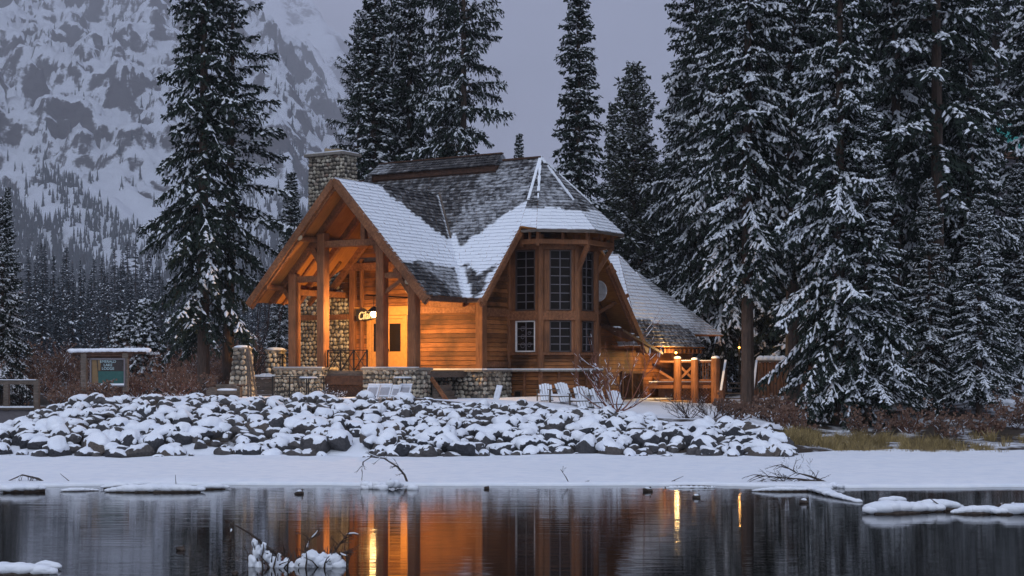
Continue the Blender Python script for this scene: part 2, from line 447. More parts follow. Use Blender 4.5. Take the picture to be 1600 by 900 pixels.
def make_ground():
    xs = np.concatenate([np.linspace(-3600, -60, 16), np.linspace(-50, -19, 16), np.linspace(-18.5, 22, 150), np.linspace(24, 60, 16), np.linspace(80, 3600, 14)])
    ys = np.concatenate([np.linspace(40.6, 56, 80), np.linspace(57, 90, 40), np.linspace(94, 300, 24), np.linspace(340, 9000, 26)])
    V = []; S = []
    for y in ys:
        for x in xs:
            z = ground_z(x, y); V.append((x, y, z))
            s = 1.0
            if x > 9.0 and y > 42.5: s = interp(y, [42.5, 43.5, 48, 56, 60], [1, .45, .35, .55, .8])
            if x < -15.0 and 45 < y < 62: s = .2
            if y > 75: s = .5
            if y < 47 and x <= 9: s = .34 if mnoise.noise(Vector((x * .55, y * .8, 3))) < .18 else .9  # gaps between rocks coloured darker, for dark rock and shade
            if x < -12 and y > 60: s = .30
            S.append(s)
    nx = len(xs); F = [(j * nx + i, j * nx + i + 1, (j + 1) * nx + i + 1, (j + 1) * nx + i) for j in range(len(ys) - 1) for i in range(nx - 1)]
    me = np_mesh('ground', V, F); a = me.color_attributes.new('snow', 'FLOAT_COLOR', 'POINT')
    a.data.foreach_set('color', np.repeat(np.array(S, dtype=np.float32), 4))
    tag(link_mesh('ground', me, 'snow_ground', None, True), kind='structure')
make_ground()
m = MB(); m.quad((-1500, -120, 0), (1500, -120, 0), (1500, 76, 0), (-1500, 76, 0))
tag(m.build('water', 'water'), kind='structure')
# the dark bed under the shallow river
m = MB(); m.quad((-1500, -120, -1.2), (1500, -120, -1.2), (1500, 80, -1.2), (-1500, 80, -1.2))
tag(m.build('riverbed', 'mortar'), kind='structure')
def ice_edge(x):
    e_ = 32.75 + .42 * mnoise.noise(Vector((x * .21, 3.3, 0))) + .15 * mnoise.noise(Vector((x * 1.1, 8, 0))) + .07 * mnoise.noise(Vector((x * 4.3, 1, 0)))
    e_ += interp(x, [-30, -11, -8, 4, 6.5, 12, 30], [-.1, -.25, .1, .1, -.35, -.2, -.1])
    return e_
def make_ice():
    xs = np.linspace(-60, 60, 620); V = []; rows = [(0, -.02), (0.0, .035), (.10, .062), (.3, .07), (.5, .075), (1, .08), (1.6, .08), (2.5, .085), (3.5, .09), (4.5, .10), (5.5, .11), (6.5, .12), (7.5, .135), (8.5, .15), (9.5, .16), (10.6, .22)]
    for dy, z in rows:
        for x in xs:
            n_ = (.05 * mnoise.noise(Vector((x * .35, dy * .8, 1))) + .03 * mnoise.noise(Vector((x * 1.1 + dy, dy * 1.6, 4)))) if dy > .3 else 0
            V.append((x, ice_edge(x) + dy, z + n_))
    nx = len(xs); F = [(j * nx + i, j * nx + i + 1, (j + 1) * nx + i + 1, (j + 1) * nx + i) for j in range(len(rows) - 1) for i in range(nx - 1)]
    tag(link_mesh('ice_shelf', np_mesh('ice_shelf', V, F), 'snow', None, True), kind='structure')
make_ice()

# ---------------------------------------------------------------- mountains
def make_mountain(name, X0, X1, Y0, Y1, nx, ny, hf):
    V = []
    xs = np.linspace(X0, X1, nx); ys = np.linspace(Y0, Y1, ny)
    for y in ys:
        for x in xs: V.append((x, y, hf(x, y)))
    F = [(j * nx + i, j * nx + i + 1, (j + 1) * nx + i + 1, (j + 1) * nx + i) for j in range(ny - 1) for i in range(nx - 1)]
    tag(link_mesh(name, np_mesh(name, V, F), 'mountain_rock', None, True), kind='structure')
def near_mtn(x, y):
    return MS * near_mtn0(x / MS, y / MS)
MS = 2.7
def near_mtn0(x, y):
    s = max(0, y - 385) * .375
    # cliff bands in the upper half
    cl = interp(s, [0, 50, 80, 400], [0, .15, 1, 1])
    v = Vector((x * .011, y * .016, 2.2))
    rg = mnoise.ridged_multi_fractal(v, 0.8, 2.1, 9, 1.0, 2.0)
    gul = mnoise.ridged_multi_fractal(Vector((x * .016 + y * .006, y * .004, 7)), 0.9, 2.0, 4, 1.0, 2.0)
    z = s + cl * (rg - 1.0) * 30 + cl * 9 * mnoise.noise(Vector((x * .05, y * .05, 3))) + 3.0 * mnoise.noise(Vector((x * .13, y * .10, 8))) * min(1, s / 40) + (1 - cl * .5) * (gul - 1) * min(6, s * .12)
    # stepped ledges
    st = 34.0; ph = (z + 9 * mnoise.noise(Vector((x * .01, y * .01, 5)))) / st; fr = ph - math.floor(ph)
    z += cl * (interp(fr, [0, .45, .62, 1], [0, .12, .95, 1]) - fr) * st * (.05 + .5 * max(0, mnoise.noise(Vector((x * .012, y * .012, 11)))))
    xe = -74 - .235 * (y - 527) + 9 * mnoise.noise(Vector((y * .02, 1, 1)))
    st = 9.0; ph = (z + 5 * mnoise.noise(Vector((x * .02, y * .03, 15)))) / st; fr = ph - math.floor(ph)
    z += cl * (interp(fr, [0, .5, .7, 1], [0, .15, .95, 1]) - fr) * st * .55
    if x > xe: z -= (x - xe) * 1.15
    return 0.5 + z if z > -8 else -8
make_mountain('near_mountain', -520 * 2.7, 10, 380 * 2.7, 1150 * 2.7, 440, 420, near_mtn)
def far_mtn(x, y):
    x /= 2.3; y /= 2.3
    return 2.3 * far_mtn0(x, y)
def far_mtn0(x, y):
    s = max(0, y - 1250) * .42
    rg = mnoise.ridged_multi_fractal(Vector((x * .0042, y * .005, 4.2)), 0.9, 2.1, 6, 1.0, 2.0)
    z = s + (rg - 1.0) * min(70, s * .5)
    xe = -150 - .14 * (y - 1300) + 30 * mnoise.noise(Vector((y * .008, 1, 9)))
    if x > xe: z -= (x - xe) * 1.0
    return z if z > -10 else -10
make_mountain('far_mountain', -2500, 230, 2800, 6200, 190, 160, far_mtn)

# ================================================================ the lodge
# local frame: x = along the main ridge (comes nearer to the right), y = into the building, origin at the right porch post
LO = (-3.38, 53.0, 0.0); LR = -math.atan2(.5358, .8443)
lodge = tag(empty('log_lodge', LO, LR), 'large cedar and river stone lodge with snowy shingle roofs and a many-windowed bay', 'lodge')
rng = random.Random(11)
def LW(u, v, z=0.0):
    return Vector((LO[0] + u * .8443 + v * .5358, LO[1] - u * .5358 + v * .8443, z))
def luv(px, v):
    t = (px - 800) / 2400.0
    return (t * (LO[1] + v * .8443) - LO[0] - v * .5358) / (.8443 + t * .5358)
KM = 1.073; KP = 1.058
VE, ZE = 1.40, 4.93           # main eave
VR, ZR = 6.5, 10.40           # main ridge
UR = 1.9                      # rake of the gable end
PU, PZ = -2.72, 9.13          # porch ridge
UC, RE, ZT = 1.49, 2.63, 7.47 # bay roof: centre, apothem, eave height
APEX = (1.15, VR, ZR)
def fbn(x, y, z, f=1.0): return mnoise.noise(Vector((x * f, y * f, z * f)))
def sn_main(p):
    n = .5 * fbn(p.x, p.y, p.z, .55) + .25 * fbn(p.x, p.y, p.z, 1.7)
    t = (p.z - ZE) / (ZR - ZE)
    tb = .40 + .15 * max(-1.5, p.x + .5)
    up = 1.0 if t < tb - .07 + n * .14 else (.40 + .12 * fbn(p.x, p.y, p.z, .8))
    if p.x < -1.2: up = min(up, .30)
    low = t < .20 + .05 * n + .03 * math.sin(p.x * 4)
    vx = PU + (p.z - ZR + KM * (0)) * 0
    dv = p.x - (PU + (PZ - p.z) / KP)      # distance right of the valley
    if low and dv > .22 + .12 * n and p.x < 1.75: return .28 if n < .1 else .42
    if dv < .25 and p.z < 7.4: return 1.0
    return up
def sn_porch(p):
    n = fbn(p.x, p.y, p.z, .7)
    d = p.y - (1.5 + .95 * (PZ - p.z) + .35 * n)
    dv = (VR - (ZR - p.z) / KM) - p.y
    if p.z < 6.15 + .18 * n and dv > .25: return .27 if n < .12 else .45
    if d > 0 and p.z > 6.7 and dv > .05: return .26
    return 1.0
def sn_bay(p):
    n = fbn(p.x, p.y, p.z, 1.1)
    return 1.0 if p.z < 8.28 + .10 * n else .38 + .12 * n
def sn_half(p): return .50 + .25 * fbn(p.x, p.y, p.z, .6)
def sn_rear(p):
    n = fbn(p.x, p.y, p.z, .8)
    return .36 + .12 * n if p.z < 4.75 + .3 * n - .1 * (p.y - 13) else .97
def roofpart(name, polys, snowf, label=None, thick=0.2, parent=None, under='fir_ceiling', edge='cedar_beam', outward=None):
    mb = MB(); at_ = []
    for P in polys: shingles(mb, at_, P, snowf, rng, outward=outward)
    me = bpy.data.meshes.new(name); me.from_pydata(mb.v, [], mb.f)
    a = me.color_attributes.new('snow', 'FLOAT_COLOR', 'POINT'); a.data.foreach_set('color', np.repeat(np.array(at_, dtype=np.float32), 4))
    o = link_mesh(name, me, 'cedar_shingle', parent or lodge)
    if label: o['label'] = label
    # decking beneath: closed slab
    d = MB()
    for P in polys:
        P = [Vector(p) for p in P]
        nn = Vector((0, 0, 0))
        for i in range(len(P)): nn += P[i].cross(P[(i + 1) % len(P)])
        nn.normalize()
        if nn.z < 0: nn = -nn; P = P[::-1]
        top = [p - nn * .012 for p in P]; bot = [p - nn * thick * .55 for p in P]; k = len(P)
        d.add(top + bot, [tuple(range(k)), tuple(range(2 * k - 1, k - 1, -1))] + [(i, i + k, (i + 1) % k + k, (i + 1) % k) for i in range(k)])
    d.build('roof_deck', under, o)
    return o
zp = lambda u: PZ - KP * abs(u - PU)
zm = lambda v: ZR - KM * (VR - v)
# porch roof
v_end = VR - (ZR - PZ) / KM
UE0, UE1 = PU - 3.95, PU + 3.95
veav = VR - (ZR - zp(UE1)) / KM
pr = roofpart('porch_roof', [[(UE1, -1, zp(UE1)), (UE1, veav, zp(UE1)), (PU, v_end, PZ), (PU, -1, PZ)]], sn_porch)
roofpart('porch_roof', [[(UE0, -1, zp(UE0)), (PU, -1, PZ), (PU, v_end, PZ), (UE0, veav, zp(UE0))]], lambda p: 1.0)
# main front slope, right and left of the porch roof
roofpart('main_roof', [[(UE1, VE, zm(VE)), (UR, VE, zm(VE)), (UR, 3.87, zm(3.87)), APEX, (PU, VR, ZR), (PU, v_end, PZ)],
                       [(PU, v_end, PZ), (PU, VR, ZR), (-6.95, VR, ZR), (-6.75, 4.2, zm(4.2)), (-6.2, 2.4, zm(2.4))][:4]], sn_main)
# back slope, kinked
BK = (10.5, 6.75); BE = (13.6, 3.40)
roofpart('main_roof', [[(UR, BK[0], BK[1]), (-6.95, BK[0], BK[1]), (-6.95, VR, ZR), (APEX[0], VR, ZR)],
                       [(UR, BE[0], BE[1]), (-6.95, BE[0], BE[1]), (-6.95, BK[0], BK[1]), (UR, BK[0], BK[1])]], lambda p: 1.0)
# ridge clerestory cap
rc = MB(); at_ = []
c0, c1 = -6.45, -.55
shingles(rc, at_, [(c0 - .1, VR - .62, ZR - .20), (c1 + .1, VR - .62, ZR - .20), (c1, VR, ZR + .28), (c0, VR, ZR + .28)], lambda p: .42 if p.x < -5.6 else .22, rng)
shingles(rc, at_, [(c0, VR + .62, ZR - .20), (c1, VR + .62, ZR - .20), (c1, VR, ZR + .28), (c0, VR, ZR + .28)], lambda p: .9, rng)
me = bpy.data.meshes.new('ridge_cap'); me.from_pydata(rc.v, [], rc.f); a = me.color_attributes.new('snow', 'FLOAT_COLOR', 'POINT'); a.data.foreach_set('color', np.repeat(np.array(at_, dtype=np.float32), 4))
link_mesh('ridge_cap', me, 'cedar_shingle', lodge)
m = MB(); m.b((c0, VR - .52, ZR - .42), (c1, VR - .46, ZR - .20)); m.b((c0, VR - .46, ZR - .5), (c1, VR + .46, ZR - .2)); m.build('ridge_vent_board', 'dark_log', lodge)
m = MB(); m.beam((c0, VR, ZR + .31), (c1, VR, ZR + .31), .16, .05); m.build('ridge_board', 'dark_log', lodge)
m = MB(); m.beam((-.5, VR, ZR + .03), (1.2, VR, ZR + .03), .2, .07); m.build('ridge_board', 'dark_log', lodge)
# bay roof facets
sE = RE / 1.2071; dE = sE / math.sqrt(2)
EO = [(UR, VR - RE), (UC + sE / 2, VR - RE), (UC + RE, VR - sE / 2), (UC + RE, VR + sE / 2), (UC + sE / 2, VR + RE), (UR, VR + RE)]
bayr = []
for i in range(5):
    (a0, b0), (a1, b1) = EO[i], EO[i + 1]
    z0 = ZT; 
    bayr.append([(a0, b0, zm(VR - RE) if i == 0 else ZT), (a1, b1, ZT), APEX] if i == 0 else [(a0, b0, ZT), (a1, b1, ZT), APEX])
roofpart('bay_roof', bayr, sn_bay, edge='cedar_beam', thick=.14)
hp = MB()
for i in range(1, 5):
    a = Vector((*EO[i], ZT)); b_ = Vector(APEX); d = (b_ - a)
    L = d.length; n_ = int(L / .2)
    for k in range(n_):
        f0, f1 = k / n_, (k + 1.15) / n_
        if f0 < .36 or (k * 7 + i * 3) % 11 == 0: continue
        hp.beam(a + d * f0 + Vector((0, 0, .05)), a + d * min(f1, 1) + Vector((0, 0, .075)), .085 + .03 * math.sin(k * 2.1), .045)
hp.build('hip_cap_snow', 'snow', lodge)
hp = MB()
for (a, b_) in (((UR, VR - RE + .05, ZT + .1), APEX),):
    a = Vector(a); b_ = Vector(b_); d = b_ - a
    for k in range(17):
        f0 = .36 + k * .037
        hp.beam(a + d * f0 + Vector((0, 0, .05)), a + d * (f0 + .045) + Vector((0, 0, .08)), .10, .045)
hp.build('hip_cap_snow', 'snow', lodge)
# valley flashing showing dark line
m = MB(); a = Vector((-1.0, 3.55, zm(3.55) + .06)); m.beam((PU + .05, v_end, PZ + .07), (PU + (PZ - 7.2) / KP, VR - (ZR - 7.2) / KM, 7.27), .07, .04); m.build('valley_board', 'weathered_wood', lodge)
# rear hipped wing
roofpart('rear_wing_roof', [[(UR, 13.2, 3.40), (UR, 19.3, 3.40), (-.78, 16.2, 7.45)]], sn_rear, thick=.12)
roofpart('rear_wing_roof', [[(UR, 19.3, 3.40), (-6.5, 19.3, 3.40), (-6.5, 16.2, 7.45), (-.78, 16.2, 7.45)], [(-6.5, 13.2, 3.40), (UR, 13.2, 3.40), (-.78, 16.2, 7.45), (-6.5, 16.2, 7.45)]], lambda p: 1.0, thick=.12)
def sn_back(p): return .62 + .35 * fbn(p.x, p.y, p.z, .7)
zz = 4.02
roofpart('back_wing_roof', [[(.6, 19.5, zz), (.6, 24.1, zz), (-2.6, 21.4, 7.0)]], sn_back, thick=.12)
roofpart('back_wing_roof', [[(.6, 24.1, zz), (-7, 24.1, zz), (-7, 21.4, 7.0), (-2.6, 21.4, 7.0)], [(-7, 18.7, zz), (.6, 18.7, zz), (-2.6, 21.4, 7.0), (-7, 21.4, 7.0)]], lambda p: 1.0, thick=.12)

# ---- barge boards and roof edges
def barge(p0, p1, inward, drop=.34, th=.09):
    m = MB(); p0 = Vector(p0); p1 = Vector(p1); iv = Vector(inward)
    m.beam(p0 + Vector((0, 0, -drop * .5)), p1 + Vector((0, 0, -drop * .5)), th, drop * .72)
    m.beam(p0 + iv * .1 + Vector((0, 0, -drop * .62)), p1 + iv * .1 + Vector((0, 0, -drop * .62)), th, drop * .9)
    return m.build('barge_board', 'cedar_beam', lodge, bevel=.008)
barge((UE0 - .02, -1.03, zp(UE0)), (PU, -1.03, PZ + .06), (0, 1, 0), .36)
barge((UE1 + .02, -1.03, zp(UE1)), (PU, -1.03, PZ + .06), (0, 1, 0), .36)
barge((UR + .03, VE - .05, zm(VE - .05)), (UR + .03, 3.83, zm(3.83)), (-1, 0, 0), .32)
barge((UR + .03, BE[0] + .1, BE[1] - .05), (UR + .03, BK[0], BK[1]), (-1, 0, 0), .38)
m = MB(); m.beam((UE1, veav, zp(UE1) - .1), (UE1, -1, zp(UE1) - .1), .04, .16); m.beam((UE1, VE, ZE - .1), (UR, VE, ZE - .1), .04, .14); m.build('gutter', 'dark_log', lodge)
m = MB()
for k in range(14):
    v = 13.9 + k * .4
    m.b((UR - .6, v, 3.12), (UR - .08, v + .12, 3.30))
m.build('rafter_tail', 'cedar_beam', lodge)
for (a, b_) in zip(EO[:-1], EO[1:]):
    m = MB(); m.beam((*a, ZT - .06), (*b_, ZT - .06), .05, .10); m.build('eave_board', 'weathered_wood', lodge)

# ---- walls
sid = MB()
WU = .8; VW = 3.0
# front wall right of porch + door wall, boards
clapboards(sid, [(-5.1, VW, 2.42), (WU, VW, 2.42), (WU, VW, zm(VW) - .15), (-5.1, VW, zm(VW) - .15)], (0, -1, 0), rng, seg=2.4)
sid.build('front_wall', 'cedar_siding', lodge)
sid = MB()   # porch back wall above, filling the gable
clapboards(sid, [(PU - 3.2, VW, 6.63), (PU + 2.3, VW, 6.63), (PU, VW, PZ - .3)][0:3], (0, -1, 0), rng)
clapboards(sid, [(-6.62, VW, 2.42), (-5.1, VW, 2.42), (-5.1, VW, 6.5), (-6.62, VW, 4.9)], (0, -1, 0), rng)
sid.build('porch_gable_wall', 'cedar_siding', lodge)
sid = MB()   # gable end: left of the bay, above, right of the bay
clapboards(sid, [(WU, VW, 2.42), (WU, 4.83, 2.42), (WU, 4.83, zm(4.83) - .3), (WU, VW, zm(VW) - .3)], (1, 0, 0), rng)
clapboards(sid, [(WU, 8.17, 2.42), (WU, 11.3, 2.42), (WU, 11.3, 5.6), (WU, 8.17, 8.5)], (1, 0, 0), rng)
clapboards(sid, [(WU, 4.83, 7.0), (WU, 8.17, 7.0), (WU, 8.17, 8.6), (WU, 6.5, 10.0), (WU, 4.83, 8.4)], (1, 0, 0), rng)
clapboards(sid, [(WU + .03, 11.3, .3), (WU + .03, 18.3, .3), (WU + .03, 18.3, 3.4), (WU + .03, 13.2, 3.4), (WU + .03, 11.3, 5.4)], (1, 0, 0), rng, seg=4)
sid.build('gable_end_wall', 'cedar_siding', lodge)
m = MB()   # solid core behind the siding so nothing shows through
m.b((-7.9, VW + .03, .2), (WU - .02, 12.8, 4.6)); m.b((-7.9, 12.8, .2), (WU, 18.25, 3.3))
m.add([(WU - .02, 3.1, 4.6), (WU - .02, 12.6, 4.4), (WU - .02, 6.5, 10.1), (-7.9, 3.1, 4.6), (-7.9, 12.6, 4.4), (-7.9, 6.5, 10.1)], [(0, 1, 2), (5, 4, 3), (0, 2, 5, 3), (1, 4, 5, 2)])
m.b((-6.9, 18.3, .2), (-.5, 23, 4.0))
m.build('wall_core', 'dark_log', lodge)
sid = MB(); clapboards(sid, [(WU, 18.3, .3), (-6, 18.3, .3), (-6, 18.3, 3.3), (WU, 18.3, 3.3)], (0, 1, 0), rng); clapboards(sid, [(-.48, 18.4, .3), (-.48, 23, .3), (-.48, 23, 4.0), (-.48, 18.4, 4.0)], (1, 0, 0), rng)
sid.build('rear_wall', 'cedar_siding', lodge)
# posts and bands on the gable end
def post(u, v, z0, z1, s=.30, name='corner_post', mat='cedar_post', s2=None, label=None):
    m = MB(); m.b((u - s / 2, v - (s2 or s) / 2, z0), (u + s / 2, v + (s2 or s) / 2, z1)); o = m.build(name, mat, lodge, bevel=.012)
    if label: o['label'] = label
    return o
post(WU - .02, VW + .02, 2.46, zm(VW) - .2, .30)
post(WU + .0, 4.80, 2.46, zm(4.8) - .35, .2)
def band(p0, p1, z, h, th=.12, name='wall_band', mat='cedar_beam'):
    m = MB(); m.beam((*p0, z), (*p1, z), th, h); return m.build(name, mat, lodge, bevel=.008)
band((WU + .02, VW + .2), (WU + .02, 4.7), 4.52, .30); band((WU + .02, VW + .2), (WU + .02, 4.7), 2.62, .22)
band((WU + .02, VW + .2), (WU + .02, 4.7), 5.75, .16)
# string course with snow on it
m = MB(); c_ = MB()
path = [(-1.6, VW - .14), (WU + .2, VW - .14), (WU + .2, 4.66), (2.24, 4.66), (3.28, 5.70), (3.28, 7.35)]
sB = 1.37; dB = sB / math.sqrt(2); vB = 4.83
BP = [(WU, vB), (WU + sB, vB), (WU + sB + dB, vB + dB), (WU + sB + dB, vB + dB + sB), (WU + sB, vB + 2 * dB + sB), (WU, vB + 2 * dB + sB)]
for a, b_ in zip(path[:-1], path[1:]):
    m.beam((*a, 2.40), (*b_, 2.40), .22, .07); c_.beam((*a, 2.452), (*b_, 2.452), .21, .035)
so_ = m.build('string_course', 'flagstone', lodge); c_.build('snow', 'snow', so_)

# ---- the glazed bay
bayw = MB(); bayl = MB()
def facet(i, win_off, win_w, reflect_scroll=False, low_panels=True):
    (a0, b0), (a1, b1) = BP[i], BP[i + 1]
    p0 = Vector((a0, b0, 0)); p1 = Vector((a1, b1, 0)); d = (p1 - p0); L = d.length; d.normalize(); nrm = Vector((d.y, -d.x, 0))
    ctr = Vector((UC, VR, 0))
    if nrm.dot((p0 + p1) / 2 - ctr) < 0: nrm = -nrm
    def pt(s, z, o=0): q = p0 + d * s + nrm * o; return Vector((q.x, q.y, z))
    zs = (3.06, 4.24, 4.58, 6.82)
    # siding below, wood panels
    clapboards(bayw, [pt(0, 2.45), pt(L, 2.45), pt(L, 3.0), pt(0, 3.0)], nrm, rng, h=.13)
    bayw.quad(pt(0, 2.4, -.16), pt(L, 2.4, -.16), pt(L, 7.2, -.16), pt(0, 7.2, -.16))
    def bar(s0, s1, z0, z1, th, mat, name='bay_frame'):
        m = MB(); q0, q1 = pt((s0), (z0 + z1) / 2, th / 2 - .03), pt((s1), (z0 + z1) / 2, th / 2 - .03)
        m.beam(q0, q1, th, z1 - z0); return m.build(name, mat, lodge, bevel=.006)
    bar(0, L, 4.24, 4.58, .14, 'cedar_beam', 'bay_band'); bar(0, L, 6.82, 7.08, .14, 'cedar_beam', 'bay_band'); bar(0, L, 2.96, 3.06, .14, 'cedar_beam', 'bay_band')
    w0 = L * win_off; w1 = w0 + L * win_w
    # side fillers
    fl = MB()
    for s0, s1 in ((0.02, w0), (w1, L - .02)):
        for z0, z1 in ((3.062, 4.238), (4.582, 6.818)):
            q = [pt(s0, z0, .02), pt(s1, z0, .02), pt(s1, z1, .02), pt(s0, z1, .02)]; q2 = [pt(s0, z0, -.1), pt(s1, z0, -.1), pt(s1, z1, -.1), pt(s0, z1, -.1)]
            fl.add(q + q2, [(0, 1, 2, 3), (7, 6, 5, 4), (0, 4, 5, 1), (1, 5, 6, 2), (2, 6, 7, 3), (3, 7, 4, 0)])
    fl.build('bay_panel', 'cedar_post', lodge)
    for (z0, z1, rows, low) in ((4.60, 6.80, 7, False), (3.08, 4.22, 4, True)):
        f = MB(); t = .045
        for s0, s1, a, b_ in ((w0, w0 + t, z0, z1), (w1 - t, w1, z0, z1)):
            f.beam(pt((s0 + s1) / 2, a, .0), pt((s0 + s1) / 2, b_, .0), t, .07, up=nrm)
        f.beam(pt(w0, z0 + t / 2), pt(w1, z0 + t / 2), .07, t); f.beam(pt(w0, z1 - t / 2), pt(w1, z1 - t / 2), .07, t)
        fo = f.build('window', 'painted_reflection' if (reflect_scroll and low) else 'muntin_dark', lodge)  # lower frame coloured pale to imitate the reflection at its edge
        g = MB(); g.quad(pt(w0, z0, -.06), pt(w1, z0, -.06), pt(w1, z1, -.06), pt(w0, z1, -.06)); g.build('pane', 'glass_dark', fo)
        mu_ = MB()
        for k in range(1, rows):
            zk = lerp(z0, z1, k / rows); mu_.beam(pt(w0 + t, zk, -.035), pt(w1 - t, zk, -.035), .028, .026)
        mu_.beam(pt((w0 + w1) / 2, z0 + t, -.035), pt((w0 + w1) / 2, z1 - t, -.035), .03, .028, up=nrm)
        mu_.build('muntin', 'muntin', fo)
        if reflect_scroll and low:
            s_ = MB()   # scroll iron inside the pane
            for cx, cz, rr in ((.33, .74, .11), (.33, .48, .10), (.33, .2, .12), (.66, .22, .10), (.66, .6, .08)):
                pts = [pt(lerp(w0, w1, cx) + rr * (1 - a / 14) * math.cos(a), lerp(z0, z1, cz) + rr * (1 - a / 14) * math.sin(a), -.045) for a in np.linspace(0, 9, 24)]
                s_.tube(pts, .008, 4)
            s_.build('scrollwork', 'muntin', fo)
    # lower panels
    clapboards(bayl, [pt(0, .9, -.06), pt(L, .9, -.06), pt(L, 2.38, -.06), pt(0, 2.38, -.06)], nrm, rng, h=.14)
    return pt, L
pts_f = []
pts_f.append(facet(0, .22, .62, True)); pts_f.append(facet(1, .24, .60)); pts_f.append(facet(2, .24, .62)); pts_f.append(facet(3, .24, .60)); pts_f.append(facet(4, .22, .6))
bayw.build('bay_wall', 'cedar_siding', lodge)
bayl.build('bay_base_wall', 'cedar_siding', lodge)
for i, (a, b_) in enumerate(BP):
    m = MB(); m.tube([(a, b_, 2.45), (a, b_, 7.35)], .135 if 0 < i < 5 else .10, 10); m.build('bay_post', 'cedar_post', lodge)
m = MB()
for (pt, L) in pts_f:
    for f_ in (0.03, .5, .97): m.beam(pt(L * f_, .9, -.0), pt(L * f_, 2.36, -.0), .09, .05, up=(pt(0, 0, 1) - pt(0, 0, 0)))
m.build('panel_batten', 'cedar_beam', lodge)
for (fi, s0, s1, z0, z1) in ((0, .18, .42, 1.15, 1.62), (1, .55, .8, 1.2, 1.7)):
    pt, L = pts_f[fi]
    f = MB(); f.beam(pt(L * s0, (z0 + z1) / 2, .0), pt(L * s1, (z0 + z1) / 2, .0), .07, z1 - z0 + .1); fo = f.build('window', 'dark_log', lodge)
    g = MB(); g.quad(pt(L * s0 + .05, z0, .04), pt(L * s1 - .05, z0, .04), pt(L * s1 - .05, z1, .04), pt(L * s0 + .05, z1, .04)); g.build('pane', 'glass_dark', fo)
# bay cap ceiling and floor
m = MB(); m.add([(a, b_, 7.12) for a, b_ in BP], [tuple(range(6))]); m.add([(a, b_, 2.36) for a, b_ in BP], [tuple(range(6))]); m.build('bay_soffit', 'dark_log', lodge)
# ring beam on struts and braces
rB = 2.22; sR = rB / 1.2071
RB = [(UR - .2, VR - rB), (UC + sR / 2, VR - rB), (UC + rB, VR - sR / 2), (UC + rB, VR + sR / 2), (UC + sR / 2, VR + rB), (UR - .2, VR + rB)]
for a, b_ in zip(RB[:-1], RB[1:]):
    m = MB(); m.beam((*a, 7.06), (*b_, 7.06), .15, .18); m.build('ring_beam', 'cedar_post', lodge, bevel=.02)
for i, (a, b_) in enumerate(RB):
    m = MB(); m.beam((a, b_, 6.90), (a, b_, 7.48), .12, .12); m.build('strut', 'cedar_post', lodge)
for (a, b_) in zip(RB[:-1], RB[1:]):
    m = MB(); m.beam(((a[0] + b_[0]) / 2, (a[1] + b_[1]) / 2, 7.1), ((a[0] + b_[0]) / 2, (a[1] + b_[1]) / 2, 7.42), .09, .09); m.build('strut', 'cedar_post', lodge)
for i in (2, 3, 4):
    a = BP[i]; r_ = RB[i]; m = MB(); m.beam((a[0], a[1], 5.95), (r_[0], r_[1], 6.95), .14, .15); m.build('brace', 'cedar_post', lodge, bevel=.01)
for i in (1, 2, 3, 4):
    a = BP[i]; r_ = RB[i]; m = MB(); m.beam((a[0], a[1], 7.0), (r_[0], r_[1], 7.0), .14, .14); m.build('outrigger', 'cedar_post', lodge)

# ---- stone bases
def stonewall(name, faces, core, label=None, size=.105, top=None, par=None):
    st_ = MB()
    for P, o_ in faces: stones(st_, P, o_, rng, size=size, seed=len(st_.v) % 97)
    c_ = MB()
    for lo, hi in core: c_.b(lo, hi)
    o = c_.build(name, 'mortar', par or lodge)
    if label: o['label'] = label
    st_.build('stone', 'river_stone', o, smooth=True)
    return o
stonewall('stone_foundation', [([(-2.2, VW - .04, .9), (WU + .1, VW - .04, .9), (WU + .1, VW - .04, 2.36), (-2.2, VW - .04, 2.36)], (0, -1, 0)),
                          ([(WU + .1, VW - .04, .9), (WU + .1, 4.83, .9), (WU + .1, 4.83, 2.36), (WU + .1, VW - .04, 2.36)], (1, 0, 0))],
          [((-2.2, VW - .03, .5), (WU + .09, 4.9, 2.365))])
FV = VW - .12
chw = [(-7.62, FV, 1.4), (-5.15, FV, 1.4), (-5.15, FV, 5.05), (-5.75, FV, 5.75), (-6.6, FV, 6.0), (-7.62, FV, 5.9)]
stonewall('fireplace_wall', [(chw, (0, -1, 0))], [((-7.62, FV + .01, 1.2), (-5.16, FV + .3, 5.0)), ((-7.62, FV + .01, 5.0), (-5.76, FV + .3, 5.7))], size=.10)
band((-7.7, FV - .06), (-5.1, FV - .06), 4.42, .2, .14, 'mantel_beam')
# chimney stack
cu0, cu1, cv0, cv1 = -7.85, -6.15, 3.75, 4.65
chm = stonewall('chimney', [([(cu0, cv0, 5.4), (cu1, cv0, 5.4), (cu1, cv0, 10.75), (cu0, cv0, 10.75)], (0, -1, 0)), ([(cu1, cv0, 5.4), (cu1, cv1, 5.4), (cu1, cv1, 10.75), (cu1, cv0, 10.75)], (1, 0, 0)),
                      ([(cu0, cv0, 5.4), (cu0, cv1, 5.4), (cu0, cv1, 10.75), (cu0, cv0, 10.75)], (-1, 0, 0))],
                [((cu0 + .02, cv0 + .02, 1.0), (cu1 - .02, cv1, 10.75))], size=.10)
m = MB(); m.b((cu0 - .14, cv0 - .14, 10.75), (cu1 + .14, cv1 + .14, 10.87)); cap = m.build('chimney_cap', 'flagstone', chm, bevel=.02)
m = MB(); m.b((cu0 - .05, cv0 - .05, 10.872), (cu1 + .05, cv1 + .05, 10.92)); m.build('snow', 'snow', cap)
